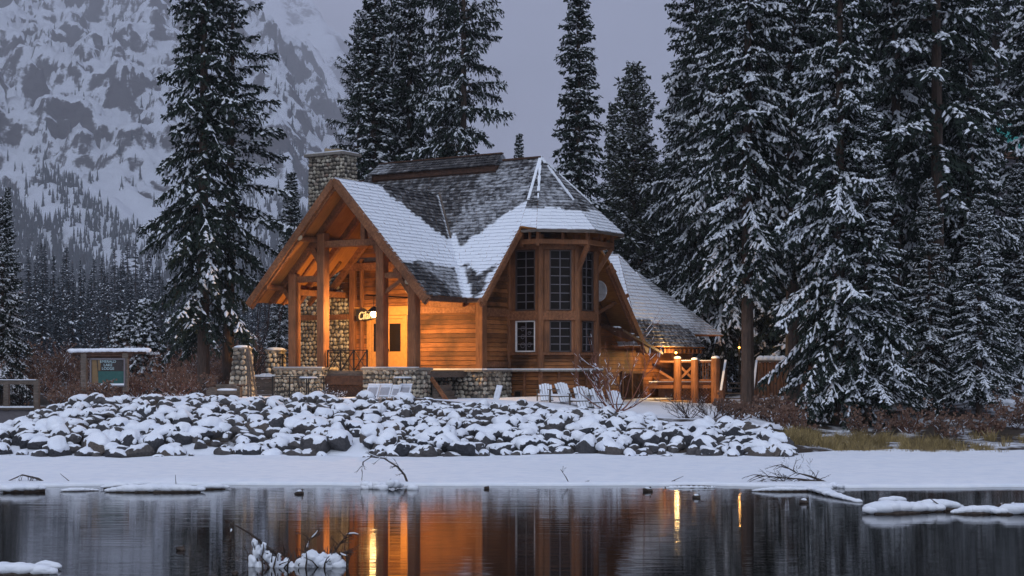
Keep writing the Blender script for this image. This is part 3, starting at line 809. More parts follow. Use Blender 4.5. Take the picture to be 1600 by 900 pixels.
m = MB(); m.b((-7.2, 4.0, 10.87), (-6.6, 4.4, 11.05)); m.tube([(-7.3, 4.2, 10.9), (-7.3, 4.2, 11.12)], .1, 8); m.build('flue', 'sandstone', chm, bevel=.02)

# ---- porch: piers, floor, timber frame
def pier(u0, u1, v0, v1, z1=2.42):
    o = stonewall('porch_pier', [([(u0, v0, 1.0), (u1, v0, 1.0), (u1, v0, z1), (u0, v0, z1)], (0, -1, 0)), ([(u1, v0, 1.0), (u1, v1, 1.0), (u1, v1, z1), (u1, v0, z1)], (1, 0, 0)), ([(u0, v0, 1.0), (u0, v1, 1.0), (u0, v1, z1), (u0, v0, z1)], (-1, 0, 0))],
                  [((u0 + .02, v0 + .02, .6), (u1 - .02, v1, z1))])
    m = MB(); m.b((u0 - .07, v0 - .07, z1), (u1 + .07, v1 + .05, z1 + .09)); t = m.build('capstone', 'flagstone', o, bevel=.015)
    m = MB(); m.b((u0 - .03, v0 - .03, z1 + .091), (u1 + .03, v0 + .12, z1 + .112)); m.build('snow', 'snow', t)
pier(-6.0, -3.80, -.35, .5); pier(-1.95, .35, -.35, .5)
m = MB(); m.b((-5.9, -.1, 2.16), (.2, VW, 2.40)); m.build('porch_floor', 'weathered_wood', lodge)
m = MB(); m.b((-3.8, -.2, 1.9), (-1.9, -.12, 2.22)); m.build('porch_valance', 'dark_log', lodge)
m = MB()
for k in range(-14, 30):
    x = -3.75 + k * .12
    a = Vector((x, -.13, .95)); b_ = Vector((x + 1.0, -.13, 1.95))
    for s_ in (1, -1):
        p = [(x, .95), (x + 1.0, 1.95)] if s_ == 1 else [(x + 1.0, .95), (x, 1.95)]
        # clip to the opening
        (x0, z0), (x1, z1) = p; k_ = (z1 - z0) / (x1 - x0)
        lo, hi = -3.78, -1.95
        xa, xb = max(min(x0, x1), lo), min(max(x0, x1), hi)
        if xb - xa < .05: continue
        m.beam((xa, -.13 + (.012 if s_ > 0 else 0), z0 + (xa - x0) * k_), (xb, -.13 + (.012 if s_ > 0 else 0), z0 + (xb - x0) * k_), .01, .035)
m.build('lattice_skirt', 'dark_log', lodge)
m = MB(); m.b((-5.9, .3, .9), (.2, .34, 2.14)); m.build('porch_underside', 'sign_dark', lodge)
PP = [-5.37, -4.03, -1.38, 0.0]
for u in PP:
    zt = zp(u) - .42
    m = MB(); m.b((u - .17, -.17, 2.512), (u + .17, .17, zt)); m.build('porch_post', 'cedar_post', lodge, bevel=.03)
def beam(p0, p1, w_=.2, h_=.26, name='porch_beam', mat='cedar_beam'):
    m = MB(); m.beam(p0, p1, w_, h_); return m.build(name, mat, lodge, bevel=.015)
# trusses at three depths
for v in (0, 1.4, 2.82):
    for s in (-1, 1):
        beam((PU + s * .05, v, PZ - .34), (PU + s * 3.7, v, PZ - .34 - KP * 3.65), .18, .24, 'rafter')
beam((-4.45, 0, 6.92), (-.95, 0, 6.92), .2, .24, 'tie_beam'); beam((-5.75, 0, 5.70), (-4.0, 0, 5.70), .18, .22, 'tie_beam'); beam((-1.38, 0, 5.72), (.35, 0, 5.72), .18, .2, 'tie_beam')
beam((PU + .55, 0, 7.0), (PU + .55, 0, PZ - .95), .2, .2, 'king_post')
beam((PU, -.02, 8.75), (PU + .52, -.02, 7.75), .16, .2, 'brace')
beam((-4.70, -.02, 7.12), (-4.10, -.02, 6.2), .14, .2, 'brace'); beam((-.35, -.02, 6.35), (-1.2, -.02, 6.9), .12, .16, 'brace')
beam((-1.95, -.02, 7.45), (-1.44, -.02, 6.35), .14, .2, 'brace')
beam((-6.15, -.02, 5.72), (-5.42, -.02, 4.85), .13, .17, 'brace'); beam((-.82, -.02, 5.95), (-.05, -.02, 4.95), .13, .17, 'brace')
beam((-1.3, 0, 5.1), (-.3, 0, 5.68), .1, .14, 'brace')
for u in (-5.9, -4.30, PU, -1.14, .46):
    zz_ = zp(u) - .36
    m = MB(); m.tube([(u, -1.0, zz_), (u, 2.9, zz_)], .11, 10); m.build('purlin', 'cedar_beam', lodge)
m = MB()
for u in (-4.30, .46):
    m.add(*blob((u, -.98, zp(u) - .34), .13, 3, 2, .2, (1, .4, .85)))
m.build('purlin_end_cap', 'sandstone', lodge)
beam((-5.37, 0, 5.25), (-5.37, 2.9, 5.25), .18, .22); beam((0, 0, 4.95), (0, 2.9, 4.95), .18, .22)
m = MB()
for k in range(5): 
    v = -.75 + k * .75
    m.beam((UE0 + .1, v, zp(UE0) - .06), (UE0 + 1.6, v, zp(UE0 + 1.5) - .04), .12, .16)
m.build('rafter_end', 'cedar_beam', lodge)
m = MB(); m.b((-1.37, 2.80, 4.7), (.12, 2.9, 5.1)); m.build('wall_plate', 'cedar_beam', lodge)
# timber posts on the back wall
for u, s in ((-4.98, .26), (-4.55, .12), (-2.12, .16)):
    post(u, VW - .08, 2.4, 6.6, s, 'wall_post', s2=.16)
beam((-5.1, VW - .09, 4.62), (-2.0, VW - .09, 4.62), .12, .34, 'door_lintel', 'door_wood')
beam((-2.6, VW - .09, 4.62), (WU - .2, VW - .05, 4.62), .05, .28, 'door_lintel', 'cedar_beam')
beam((-7.5, VW - .1, 6.30), (.4, VW - .1, 6.30), .16, .3, 'tie_beam')
# door with two glazed leaves
dr = MB(); du0, du1 = -4.30, -2.42
dr.b((du0, VW - .12, 2.4), (du0 + .2, VW - .03, 4.36)); dr.b((du1 - .2, VW - .12, 2.4), (du1, VW - .03, 4.36)); dr.b((du0, VW - .125, 4.32), (du1, VW - .03, 4.44))
fr = dr.build('door_frame', 'door_wood', lodge, bevel=.008)
for a, b_ in ((du0 + .21, -3.37), (-3.35, du1 - .21)):
    d_ = MB(); d_.b((a, VW - .10, 2.42), (b_, VW - .04, 3.10)); d_.b((a, VW - .10, 4.14), (b_, VW - .04, 4.31)); d_.b((a, VW - .10, 3.10), (a + .10, VW - .04, 4.14)); d_.b((b_ - .10, VW - .10, 3.10), (b_, VW - .04, 4.14))
    n_ = 4
    for k in range(1, n_): xx = lerp(a, b_, k / n_); d_.b((xx - .008, VW - .112, 2.5), (xx + .008, VW - .10, 3.04))
    do = d_.build('door', 'door_wood', lodge, bevel=.006)
    g = MB(); g.b((a + .10, VW - .08, 3.10), (b_ - .10, VW - .06, 4.14)); g.build('pane', 'glass_dark', do)
    if a > -3.5:
        h_ = MB(); h_.tube([(a + .07, VW - .16, 3.02), (a + .07, VW - .16, 3.3)], .015, 6); h_.b((a + .05, VW - .16, 3.1), (a + .09, VW - .10, 3.2)); h_.build('handle', 'black_iron', do)
# small windows to the right and the lit lamp over the door
lampL = (luv(592, 1.0), 1.0, 0)
LV = .45; lu = luv(584, LV); lz = EYE + (572 - 489) / 2400 * (LO[1] - lu * .5358 + LV * .8443)
m = MB(); m.add(*blob((lu, LV, lz - .04), .12, 1, 2, 0)); lb = m.build('lamp_bulb', 'lamp_glow', lodge, smooth=True)
m = MB(); m.tube([(lu, LV, lz + .08), (lu, LV, lz + .62)], .012, 6); m.tube([(lu, LV, lz + .22), (lu, LV, lz + .04)], [.06, .25], 16); m.beam((lu, -.0, lz + .62), (lu, 2.9, lz + .62), .05, .05); m.build('lamp_hanger', 'black_iron', lodge)  # wide shade cone added to hold lamplight off the upper ceiling
def point(name, loc, e_, col, r_=.08, parent=None):
    l = bpy.data.lights.new(name, 'POINT'); l.energy = e_; l.color = col; l.shadow_soft_size = r_
    o = bpy.data.objects.new(name, l); C.objects.link(o); o.location = loc
    if parent is not None: o.parent = parent
    return o
point('lamp_light', (lu, LV, lz - .05), 3000, (1.0, .57, .19), .14, lodge)
# basement window, stone plinth, braces and lean-to on the right of the bay
m = MB(); m.b((WU + .05, 13.4, 1.05), (WU + .14, 15.3, 2.35)); f_ = m.build('window', 'dark_log', lodge)
m = MB(); m.b((WU + .14, 13.5, 1.15), (WU + .15, 14.2, 2.25)); m.b((WU + .14, 14.35, 1.15), (WU + .15, 15.2, 2.25)); m.build('pane', 'glass_dark', f_)
m = MB(); m.b((WU + .1, 14.3, .2), (WU + .75, 17.2, 1.15)); s_ = m.build('stone_plinth', 'sandstone', lodge, bevel=.02)
m = MB(); m.b((WU + .08, 14.25, 1.152), (WU + .8, 17.25, 1.19)); m.build('snow', 'snow', s_)
m = MB(); m.b((WU + .1, 18.0, .3), (WU + .24, 18.28, 3.3)); m.build('corner_post', 'cedar_post', lodge)
m = MB(); m.b((WU + .05, 11.28, .8), (WU + .2, 11.45, 5.0)); m.build('corner_post', 'cedar_post', lodge)
beam((WU + .1, 11.2, 4.65), (UR - .1, 12.3, 5.45), .12, .15, 'brace'); beam((WU + .1, 12.4, 5.0), (WU + .3, 13.2, 4.15), .1, .14, 'brace'); beam((WU + .1, 11.1, 5.6), (UR - .1, 11.2, 6.4), .13, .15, 'brace')
m = MB(); m.add([(WU, 11.35, 4.35), (UR + .15, 11.35, 4.05), (UR + .15, 14.9, 3.15), (WU, 14.9, 3.45), (WU, 11.35, 4.25), (UR + .15, 11.35, 3.95), (UR + .15, 14.9, 3.05), (WU, 14.9, 3.35)], [(0, 1, 2, 3), (7, 6, 5, 4), (0, 4, 5, 1), (1, 5, 6, 2), (2, 6, 7, 3), (3, 7, 4, 0)])
lt = m.build('leanto_roof', 'dark_log', lodge); m = MB()
for k in range(7): m.add(*blob((UR - .05 - rng.random() * .5, 11.5 + k * .48, 4.12 - k * .125), .2, k, 2, .4, (1.0, .9, .25)))
m.build('snow', 'snow', lt)
# steps beside the right pier
m = MB()
for k in range(5): m.b((.42 + k * .12, .5, 1.0 + .0), (.54 + k * .12, 1.5, 1.9 - k * .2))
m.build('side_steps', 'weathered_wood', lodge); beam((.42, .42, 2.15), (1.15, .42, 1.3), .06, .16, 'stair_stringer', 'cedar_beam')
# satellite dish
dish = tag(empty('satellite_dish', LW(1.35, 10.72, 5.55), LR), 'white satellite dish on the log wall behind the right edge of the glazed bay', 'satellite dish')
m = MB(); rings = []
vs = [(0, 0, 0)]; fs = []
for j in range(1, 6):
    for k in range(20):
        a = k / 20 * 2 * math.pi; r_ = .42 * j / 5; vs.append((r_ * math.cos(a) * .9, -.10 * (j / 5) ** 2, r_ * math.sin(a)))
for k in range(20): fs.append((0, 1 + k, 1 + (k + 1) % 20))
for j in range(4):
    for k in range(20): fs.append((1 + j * 20 + k, 1 + (j + 1) * 20 + k, 1 + (j + 1) * 20 + (k + 1) % 20, 1 + j * 20 + (k + 1) % 20))
m.add(vs, fs); o = m.build('dish', 'white_metal', dish, smooth=True); md = o.modifiers.new('solid', 'SOLIDIFY'); md.thickness = .012
m = MB(); m.tube([(0, 0, -.38), (.3, -.55, -.18), (.62, -.75, -.12)], .02, 6); m.box((.66, -.78, -.12), (.14, .1, .09)); m.tube([(0, .02, 0), (-.2, .35, -.1)], .025, 6); m.build('arm', 'white_metal', dish)
# ================================================================ porch sign, railings, terrace things
def text(name, body, size, mat, loc, rot, parent, shear=0.0, ext=.006, align='CENTER', sx=1.0):
    cu = bpy.data.curves.new(name, 'FONT'); cu.body = body; cu.size = size; cu.extrude = ext; cu.shear = shear
    cu.align_x = align; cu.align_y = 'CENTER'; cu.offset = .004 if size > .2 else .0
    cu.materials.append(MATS[mat]); o = bpy.data.objects.new(name, cu); C.objects.link(o)
    bpy.context.view_layer.update(); dg = bpy.context.evaluated_depsgraph_get()
    me = bpy.data.meshes.new_from_object(o.evaluated_get(dg)); me.name = name; bpy.data.objects.remove(o)
    me.materials.clear(); me.materials.append(MATS[mat]); o = bpy.data.objects.new(name, me); C.objects.link(o)
    o.location = loc; o.rotation_euler = rot; o.scale = (sx, 1, 1); o.parent = parent
    return o
su = luv(577, 2.55)
sg = tag(empty('porch_sign', LW(su, 2.55, lz + .03), LR), 'cream script sign reading Cilantro hanging beside the lit porch lamp', 'sign')
m = MB(); N = 22; up_ = []; dn = []
for i in range(N + 1):
    x = -.62 + 1.24 * i / N; f = i / N
    up_.append((x, .17 + .05 * math.sin(f * 9) + .03 * math.cos(f * 21) + f * .06)); dn.append((x, -.26 + .20 * f + .04 * math.sin(f * 8 + 1)))
o_ = up_ + dn[::-1]; k = len(o_)
m.add([(x, 0, z) for x, z in o_] + [(x, .05, z) for x, z in o_], [tuple(range(k)), tuple(range(2 * k - 1, k - 1, -1))] + [(i, i + k, (i + 1) % k + k, (i + 1) % k) for i in range(k)])
m.build('sign_board', 'sign_dark', sg)
text('lettering', 'Cilantro', .42, 'sign_cream', (-.0, -.02, -.02), (R(90), R(-5), 0), sg, .32, .012, sx=.74)
m = MB(); m.tube([(-.4, .02, .15), (-.4, .02, .62)], .01, 5); m.tube([(.4, .02, .2), (.4, .02, .62)], .01, 5); m.build('hanger', 'black_iron', sg)

def iron_rail(name, L, H, loc, rz, label, nb=3, style='x', snow=False, cat='railing', group=None):
    t = tag(empty(name, loc, rz), label, cat, group)
    m = MB(); m.beam((0, 0, H), (L, 0, H), .04, .03); m.beam((0, 0, .08), (L, 0, .08), .04, .03)
    m.build('rail', 'black_iron', t)
    for k in range(nb + 1):
        q = MB(); q.b((L * k / nb - .022, -.022, 0), (L * k / nb + .022, .022, H + .02)); q.build('post', 'black_iron', t)
    m = MB()
    for k in range(nb):
        a, b_ = L * k / nb, L * (k + 1) / nb
        if style == 'x':
            if k % 2 == 0: m.beam((a, 0, .08), (b_, 0, H), .03, .03)
            else: m.beam((a, 0, .08), (b_, 0, H), .03, .03)
            m.beam((a, .015, H), (b_, .015, .08), .02, .02)
            for f in (.33, .66): m.tube([(lerp(a, b_, f), 0, .08), (lerp(a, b_, f), 0, H)], .007, 4)
            m.tube([(a, 0, H * .6), (b_, 0, H * .6)], .007, 4)
        elif style == 'peak':
            mid = (a + b_) / 2
            m.beam((a, 0, .15), (mid, 0, H * .72), .02, .02); m.beam((mid, 0, H * .72), (b_, 0, .15), .02, .02)
            m.beam((mid, 0, H * .72), (mid, 0, H), .016, .016)
            for f in (.3, .42, .5, .58, .7):
                x_ = lerp(a, b_, f); top = H * .72 * (1 - abs(f - .5) * 1.5); m.tube([(x_, 0, .08), (x_, 0, top)], .008, 4)
        else:
            n_ = max(2, int((b_ - a) / .13))
            for q in range(1, n_): m.tube([(lerp(a, b_, q / n_), 0, .08), (lerp(a, b_, q / n_), 0, H)], .010, 4)
    m.build('baluster', 'black_iron', t)
    if snow: m = MB(); m.beam((0, 0, H + .03), (L, 0, H + .03), .05, .03); m.build('snow', 'snow', t)
    return t
iron_rail('porch_railing', 1.78, .82, LW(-3.78, -.05, 2.30), LR, 'black iron railing of crossed bars between the porch posts', 3, 'x')
a = at(398, 590, 57.2); iron_rail('terrace_railing', 1.75, .86, (a.x, a.y, 2.14), LR * .6, 'black iron railing with slanting bars left of the porch, above the board wall', 3, 'x')
a = at(426, 625, 52.2); iron_rail('patio_railing', 1.75, .80, (a.x, a.y, 1.40), R(-3), 'low black iron railing with pointed arches in front of the left porch pier', 3, 'peak')

# stone pillars with snow caps
def pillar(px, Y, z0, z1, s0, s1, label, n_):
    X = (px - 800) / 2400 * Y
    t = tag(empty('stone_pillar', (X, Y, z0), R(-14)), label, 'pillar', 'stone pillars beside the terrace')
    h_ = z1 - z0
    def cn(sx, sy, z): s_ = lerp(s0, s1, z / h_) / 2; return (sx * s_, sy * s_, z)
    cor = [(-1, -1), (1, -1), (1, 1), (-1, 1)]
    mb_ = MB()
    for i in range(4):
        a_, b2 = cor[i], cor[(i + 1) % 4]; o_ = ((a_[0] + b2[0]) / 2, (a_[1] + b2[1]) / 2, 0)
        stones(mb_, [cn(*a_, 0), cn(*b2, 0), cn(*b2, h_), cn(*a_, h_)], o_, rng, size=.12, seed=n_)
    c_ = MB(); vs = [cn(x * .96, y * .96, 0) for x, y in cor] + [cn(x * .96, y * .96, h_) for x, y in cor]
    c_.add(vs, [(3, 2, 1, 0), (4, 5, 6, 7), (0, 1, 5, 4), (1, 2, 6, 5), (2, 3, 7, 6), (3, 0, 4, 7)]); sh = c_.build('shaft', 'mortar', t)
    mb_.build('stone', 'river_stone', sh, smooth=True)
    k = MB(); k.b((-s1 * .62, -s1 * .62, h_), (s1 * .62, s1 * .62, h_ + .07)); k.build('capstone', 'flagstone', t, bevel=.02)
    sn = MB(); sn.add(*blob((0, 0, h_ + .08), s1 * .66, n_, 3, .12, (1, 1, .24))); sn.build('snow', 'snow', t, smooth=True)
pillar(379, 55.0, 1.15, 3.16, .82, .46, 'tall tapered stone pillar capped with snow near the leaning poles', 1)
pillar(431, 57.2, 1.6, 3.10, .62, .52, 'shorter square stone pillar capped with snow next to the left porch post', 2)
a = at(430, 600, 56.4); t = tag(empty('board_wall', (a.x - .45, a.y, 1.0), R(-19)), 'grey board retaining wall with snow on its top below the terrace railing', 'retaining wall')
m = MB()
for k in range(7): m.b((-.75, 0, .06 + k * .15), (.95, .05, .20 + k * .15))
m.build('boards', 'weathered_wood', t); m = MB(); m.b((-.8, -.08, 1.11), (1.0, .3, 1.16)); m.build('coping', 'weathered_wood', t)
m = MB()
for k in range(8): m.add(*blob((-.65 + k * .21, .1, 1.18), .2, k + 3, 2, .25, (1, .8, .35 + .3 * (k in (3, 4))))) 
m.build('snow', 'snow', t, smooth=True)
# leaning poles
for i, (x0, x1, y1) in enumerate([(388, 386, 545), (392, 388, 540), (401, 389, 545)]):
    p0 = at(x0, 620, 52.3); p1 = at(x1, y1, 52.9); m = MB(); m.tube([p0 - p0, (p1 - p0)], .035, 6)
    o = m.build('wooden_pole', 'weathered_wood'); o.location = p0
    tag(o, ['upright weathered pole leaning on the tall stone pillar, leftmost of the three', 'middle weathered pole of the three by the tall stone pillar', 'rightmost weathered pole, slanting most, by the tall stone pillar'][i], 'pole', 'poles leaning by the pillar')
# bench of logs, snow covered
a = at(352, 616, 51.6); t = tag(empty('log_bench', (a.x, a.y, 1.45), R(2)), 'snow covered log bench at the foot of the tall stone pillar', 'bench')
m = MB(); m.b((-.42, -.2, .16), (.50, .2, .28)); m.build('seat', 'weathered_wood', t)
for s_ in (-.42,): m = MB(); m.tube([(s_, -.22, .22), (s_, .26, .22)], .19, 12); m.build('log_end', 'weathered_wood', t)
m = MB(); m.b((.42, -.2, 0), (.52, .2, .4)); m.build('leg', 'weathered_wood', t)
m = MB(); m.add(*blob((.05, 0, .30), .3, 5, 2, .2, (1.45, .6, .22))); m.build('snow', 'snow', t, smooth=True)
m = MB(); m.b((-.35, .22, .0), (.35, .26, .5)); m.build('backrest', 'weathered_wood', t)
a = at(358, 603, 52.6); t = tag(empty('garden_table', (a.x, a.y, 1.38), 0), 'small dark garden table behind the snowy log bench', 'table')
m = MB(); m.b((-.55, -.3, .50), (.45, .3, .54)); m.build('table_top', 'dark_log', t)
for sx in (-.5, .4): m = MB(); m.b((sx, -.03, 0), (sx + .05, .03, .5)); m.build('leg', 'dark_log', t)
# cafe tables
for i, (px, py, lab) in enumerate([(629, 590, 'round cafe table dusted with snow in front of the leaning white panels'), (482, 590, 'cafe table dusted with snow between the left porch pier and the low railing')]):
    Y_ = 51.0; p = at(px, py, Y_); t = tag(empty('cafe_table', (p.x, p.y, 1.36), 0), lab, 'table', 'cafe tables on the terrace')
    h_ = p.z - 1.36
    m = MB(); m.tube([(0, 0, h_ - .03), (0, 0, h_)], .32, 20); o = m.build('table_top', 'grey_metal', t)
    m = MB(); m.tube([(0, 0, h_ + .002), (0, 0, h_ + .03)], [.31, .27], 20); m.build('snow', 'snow', t)
    m = MB(); m.tube([(0, 0, 0), (0, 0, h_ - .03)], .02, 8); m.tube([(0, 0, 0), (0, 0, .03)], .2, 12); m.build('pedestal', 'black_iron', t)
# leaning white-framed panels
labs = ['white framed panel leaning on the stone pier, leftmost of the row', 'white framed panel leaning on the stone pier, second from the left', 'white framed panel, third from the left, partly behind its neighbour', 'white framed panel at the right end of the row by the stone pier']
for i, px in enumerate([578, 597, 614, 628]):
    p = at(px, 624, 50.7); w_ = .40 if i != 2 else .3; t = tag(empty('framed_panel', (p.x, p.y + .05 * (i % 2), 1.40), R(-6)), labs[i], 'panel', 'framed panels leaning on the stone pier')
    lean = .22; H = .54 if i != 2 else .5; sk = .10
    def q(x, z, o=0): return (x + sk * z / H, lean * z / H + o, z)
    m = MB()
    for x0, x1, z0, z1 in ((-w_ / 2, w_ / 2, 0, .05), (-w_ / 2, w_ / 2, H - .09, H), (-w_ / 2, -w_ / 2 + .05, .05, H - .09), (w_ / 2 - .05, w_ / 2, .05, H - .09), (-w_ / 2 + .05, w_ / 2 - .05, .15, .20)):
        v = [q(x0, z0), q(x1, z0), q(x1, z1), q(x0, z1), q(x0, z0, .03), q(x1, z0, .03), q(x1, z1, .03), q(x0, z1, .03)]
        m.add(v, [(0, 1, 2, 3), (7, 6, 5, 4), (0, 4, 5, 1), (1, 5, 6, 2), (2, 6, 7, 3), (3, 7, 4, 0)])
    m.build('frame', 'chair_white', t)
    m = MB(); v = [q(-w_ / 2 + .04, .19, .012), q(w_ / 2 - .04, .19, .012), q(w_ / 2 - .04, H - .08, .012), q(-w_ / 2 + .04, H - .08, .012)]; m.add(v, [(0, 1, 2, 3)]); m.build('inset', 'board_inset', t)
    m = MB(); v = [q(-w_ / 2 + .04, .04, .013), q(w_ / 2 - .04, .04, .013), q(w_ / 2 - .04, .16, .013), q(-w_ / 2 + .04, .16, .013)]; m.add(v, [(0, 1, 2, 3)]); m.build('lower_inset', 'sign_dark', t)
    m = MB(); m.beam(q(-w_ / 2, H + .02, .015), q(w_ / 2, H + .02, .015), .05, .04); m.build('snow', 'snow', t)
p = at(775, 625, 51.0); t = tag(empty('leaning_board', (p.x, p.y, p.z), R(-20)), 'narrow whitish board standing against the stone foundation left of the bay', 'board')
m = MB(); m.beam((0, 0, 0), (.06, .2, .48), .05, .20, up=(1, 0, 0)); m.build('plank', 'chair_white', t)
# snowed-under deck chairs, backs towards the river
cl = ['snow covered slatted deck chair nearest the stone foundation', 'snow covered deck chair right of the first one, leaning steeply', 'wide pair-backed snow covered deck chair left of the bare shrub', 'snow covered deck chair just left of the shrub stems', 'snow covered deck chair seen through the bare shrub']
proto = None
for i, (px, Y_, rz, sc_) in enumerate([(852, 50.2, 10, .72), (876, 49.6, 32, .82), (907, 49.0, 20, .86), (930, 48.9, 28, .84), (958, 49.2, 22, .8)]):
    X = (px - 800) / 2400 * Y_; zc = ground_z(X, Y_) - .04 + (.06 if px < 890 else 0)
    if proto is None:
        proto = t = empty('deck_chair', (0, 0, 0))
        for k in range(5): m = MB(); m.beam((-.24 + k * .12, -.42, .02), (-.24 + k * .12, .05, .74 + .05 * math.sin(k * .78)), .02, .1, up=(1, 0, 0)); m.build('back_slat', 'weathered_wood', t)
        m = MB(); m.b((-.3, -.35, .22), (.3, .35, .27)); m.build('seat', 'weathered_wood', t)
        for sx in (-.34, .30): m = MB(); m.b((sx, .25, 0), (sx + .05, .32, .5)); m.build('leg', 'weathered_wood', t); m = MB(); m.b((sx - .04, -.3, .5), (sx + .09, .38, .53)); m.build('arm', 'weathered_wood', t)
        m = MB()
        for k in range(5): m.beam((-.24 + k * .12, -.45, .05), (-.24 + k * .12, .0, .74 + .06 * math.sin(k * .78)), .02, .098, up=(1, 0, 0))
        m.b((-.3, -.3, .27), (.3, .33, .34));
        m.build('snow', 'snow', t)
    else: t = copy_tree(proto)
    t.location = (X, Y_, zc); t.rotation_euler = (0, 0, R(rz)); t.scale = (sc_, sc_, sc_)
    tag(t, cl[i], 'deck chair', 'snow covered deck chairs below the bay')

# ---------------------------------------------------------------- the roofed notice board and the bridge
a = at(178, 612, 51.5)
t = tag(empty('notice_board', (a.x, a.y, a.z - .1), R(3)), 'painted lake sign in a pale frame under a log beam heavy with snow', 'sign')
S = 51.5 / 2400
def sp(px, py, o=0): return ((px - 178) * S, o, (612 - py) * S + .1)
for px in (132, 196): m = MB(); m.beam(sp(px, 612), sp(px, 552), .20, .20, up=(1, 0, 0)); m.build('post', 'dark_log' if 0 else 'weathered_wood', t, bevel=.02)
m = MB(); m.tube([sp(115, 552), sp(170, 551), sp(228, 549)], [.09, .10, .09], 10); m.tube([sp(126, 556), sp(205, 556)], .08, 8); m.build('beam', 'dark_log', t)
m = MB()
for k in range(22):
    x_ = lerp(114, 229, k / 21); m.add(*blob(sp(x_, 548.3 - .012 * (x_ - 114)), .13, k, 2, .25, (1.25, 1.0, .62)))
m.build('snow', 'snow', t, smooth=True)
m = MB()
for p0, p1 in ((sp(143, 561, -.13), sp(196, 561, -.13)), (sp(143.5, 560, -.13), sp(143.5, 603, -.13)), (sp(195.5, 560, -.13), sp(195.5, 603, -.13)), (sp(143, 603, -.13), sp(196, 603, -.13))):
    m.beam(p0, p1, .05, .045, up=(0, 1, 0))
m.build('frame', 'muntin', t)
m = MB(); m.b(sp(144, 603, -.10), sp(195, 561, -.06)); m.build('panel', 'sign_dark', t)
m = MB(); m.b(sp(155, 599, -.115), sp(195, 580, -.101)); m.build('painted_lake', 'sign_green', t)
m = MB(); m.quad(sp(145, 562, -.104), sp(152, 562, -.104), sp(156, 602, -.104), sp(145, 602, -.104)); m.quad(sp(154, 562, -.104), sp(159, 562, -.104), sp(158, 579, -.104), sp(155, 579, -.104)); m.build('painted_tree', 'sign_brown', t)
for i, (s_, py) in enumerate((('EMERALD', 565), ('LAKE', 570.5), ('LODGE', 576))):
    text('lettering', s_, .125, 'sign_letter', sp(170, py, -.12), (R(90), 0, 0), t, 0, .004, sx=1.0)
m = MB(); m.beam(sp(155, 600.5, -.14), sp(195, 600.5, -.14), .09, .06); m.build('ledge_snow', 'snow', t)

t = tag(empty('footbridge', (at(0, 637, 51.8).x - 1.0, 51.8, 0), R(0)), 'timber footbridge with black balusters ending at the rock bank', 'bridge')
zd = EYE - (637 - 572) / 2400 * 51.8
def bx(px): return (px - 0) * 51.8 / 2400 + 1.0
m = MB(); m.b((-9, 0, zd - .62), (bx(50), .35, zd - .06)); m.build('girder', 'grey_siding', t)
m = MB(); m.b((-9, -.08, zd - .06), (bx(54), 2.2, zd)); m.build('deck', 'weathered_wood', t)
m = MB(); m.b((-9, -.1, zd), (bx(54), .3, zd + .05)); m.build('deck_snow', 'snow', t)
for px in (57, 10, -40): m = MB(); m.b((bx(px) - .09, -.06, zd - .1), (bx(px) + .09, .12, zd + .95)); m.build('post', 'weathered_wood', t, bevel=.01)
m = MB(); m.b((-9, -.05, zd + .78), (bx(57), .1, zd + .93)); m.build('handrail', 'weathered_wood', t)
m = MB(); m.b((-9, -.08, zd + .93), (bx(57), .12, zd + .955)); m.build('handrail_snow', 'snow', t)
m = MB()
for k in range(62): x_ = bx(52) - .12 * k; m.tube([(x_, .02, zd), (x_, .02, zd + .8)], .011, 4)
m.build('baluster', 'black_iron', t)
m = MB(); m.b((bx(52), -.3, -.3), (bx(75), 2.4, zd - .15)); m.build('abutment', 'weathered_wood', t)

# ---------------------------------------------------------------- back deck, stairs, tub, far cabin
DY = 66.0
def dx(px, Y_=DY): return (px - 800) / 2400 * Y_
def dz(py, Y_=DY): return EYE - (py - 572) / 2400 * Y_
t = tag(empty('back_deck', (dx(1050), DY, 0), R(0)), 'raised timber deck with railing and lattice, lit orange beside the lodge', 'deck')
g0 = .35
def px_(px, Y_=DY): return dx(px, Y_) - dx(1050)
m = MB(); m.b((-3, 0, dz(601)), (px_(1122), 4, dz(597))); m.build('floor', 'cedar_post', t)
m = MB(); m.b((-3, -.05, dz(607)), (px_(1122), .0, dz(601.5))); m.build('rim_joist', 'cedar_post', t)
m = MB(); m.b((-1, -.06, dz(597)), (px_(1122), .12, dz(595.6))); m.build('snow', 'snow', t)
for px, w_, z0 in ((1058, .17, 560), (1085, .17, 562), (1117.5, .2, 560)):
    m = MB(); m.tube([(px_(px), -.14, g0), (px_(px), -.14, dz(z0))], w_, 10); m.build('post', 'cedar_post', t); m = MB(); m.add(*blob((px_(px), -.14, dz(z0) + .02), w_ * .95, int(px), 2, .1, (1, 1, .5))); m.build('post_cap_snow', 'snow', t, smooth=True)
m = MB(); m.beam((px_(1030), -.1, dz(565)), (px_(1117), -.1, dz(565)), .1, .08); m.beam((px_(1030), -.1, dz(594)), (px_(1117), -.1, dz(594)), .1, .08); m.build('handrail', 'cedar_post', t)
m = MB(); m.beam((px_(1062), -.1, dz(563.2)), (px_(1117), -.1, dz(563.2)), .12, .03); m.build('handrail_snow', 'snow', t)
m = MB(); m.beam((px_(1060), -.1, dz(594)), (px_(1084), -.1, dz(570)), .07, .1); m.beam((px_(1084), -.06, dz(594)), (px_(1060), -.06, dz(570)), .07, .1); m.beam((px_(1030), -.1, dz(580)), (px_(1056), -.1, dz(596)), .07, .1); m.build('cross_brace', 'cedar_post', t)
m = MB()
for k in range(7): x_ = px_(1089 + k * 4); m.b((x_, -.12, dz(594)), (x_ + .05, -.08, dz(566)))
m.build('baluster', 'dark_log', t)
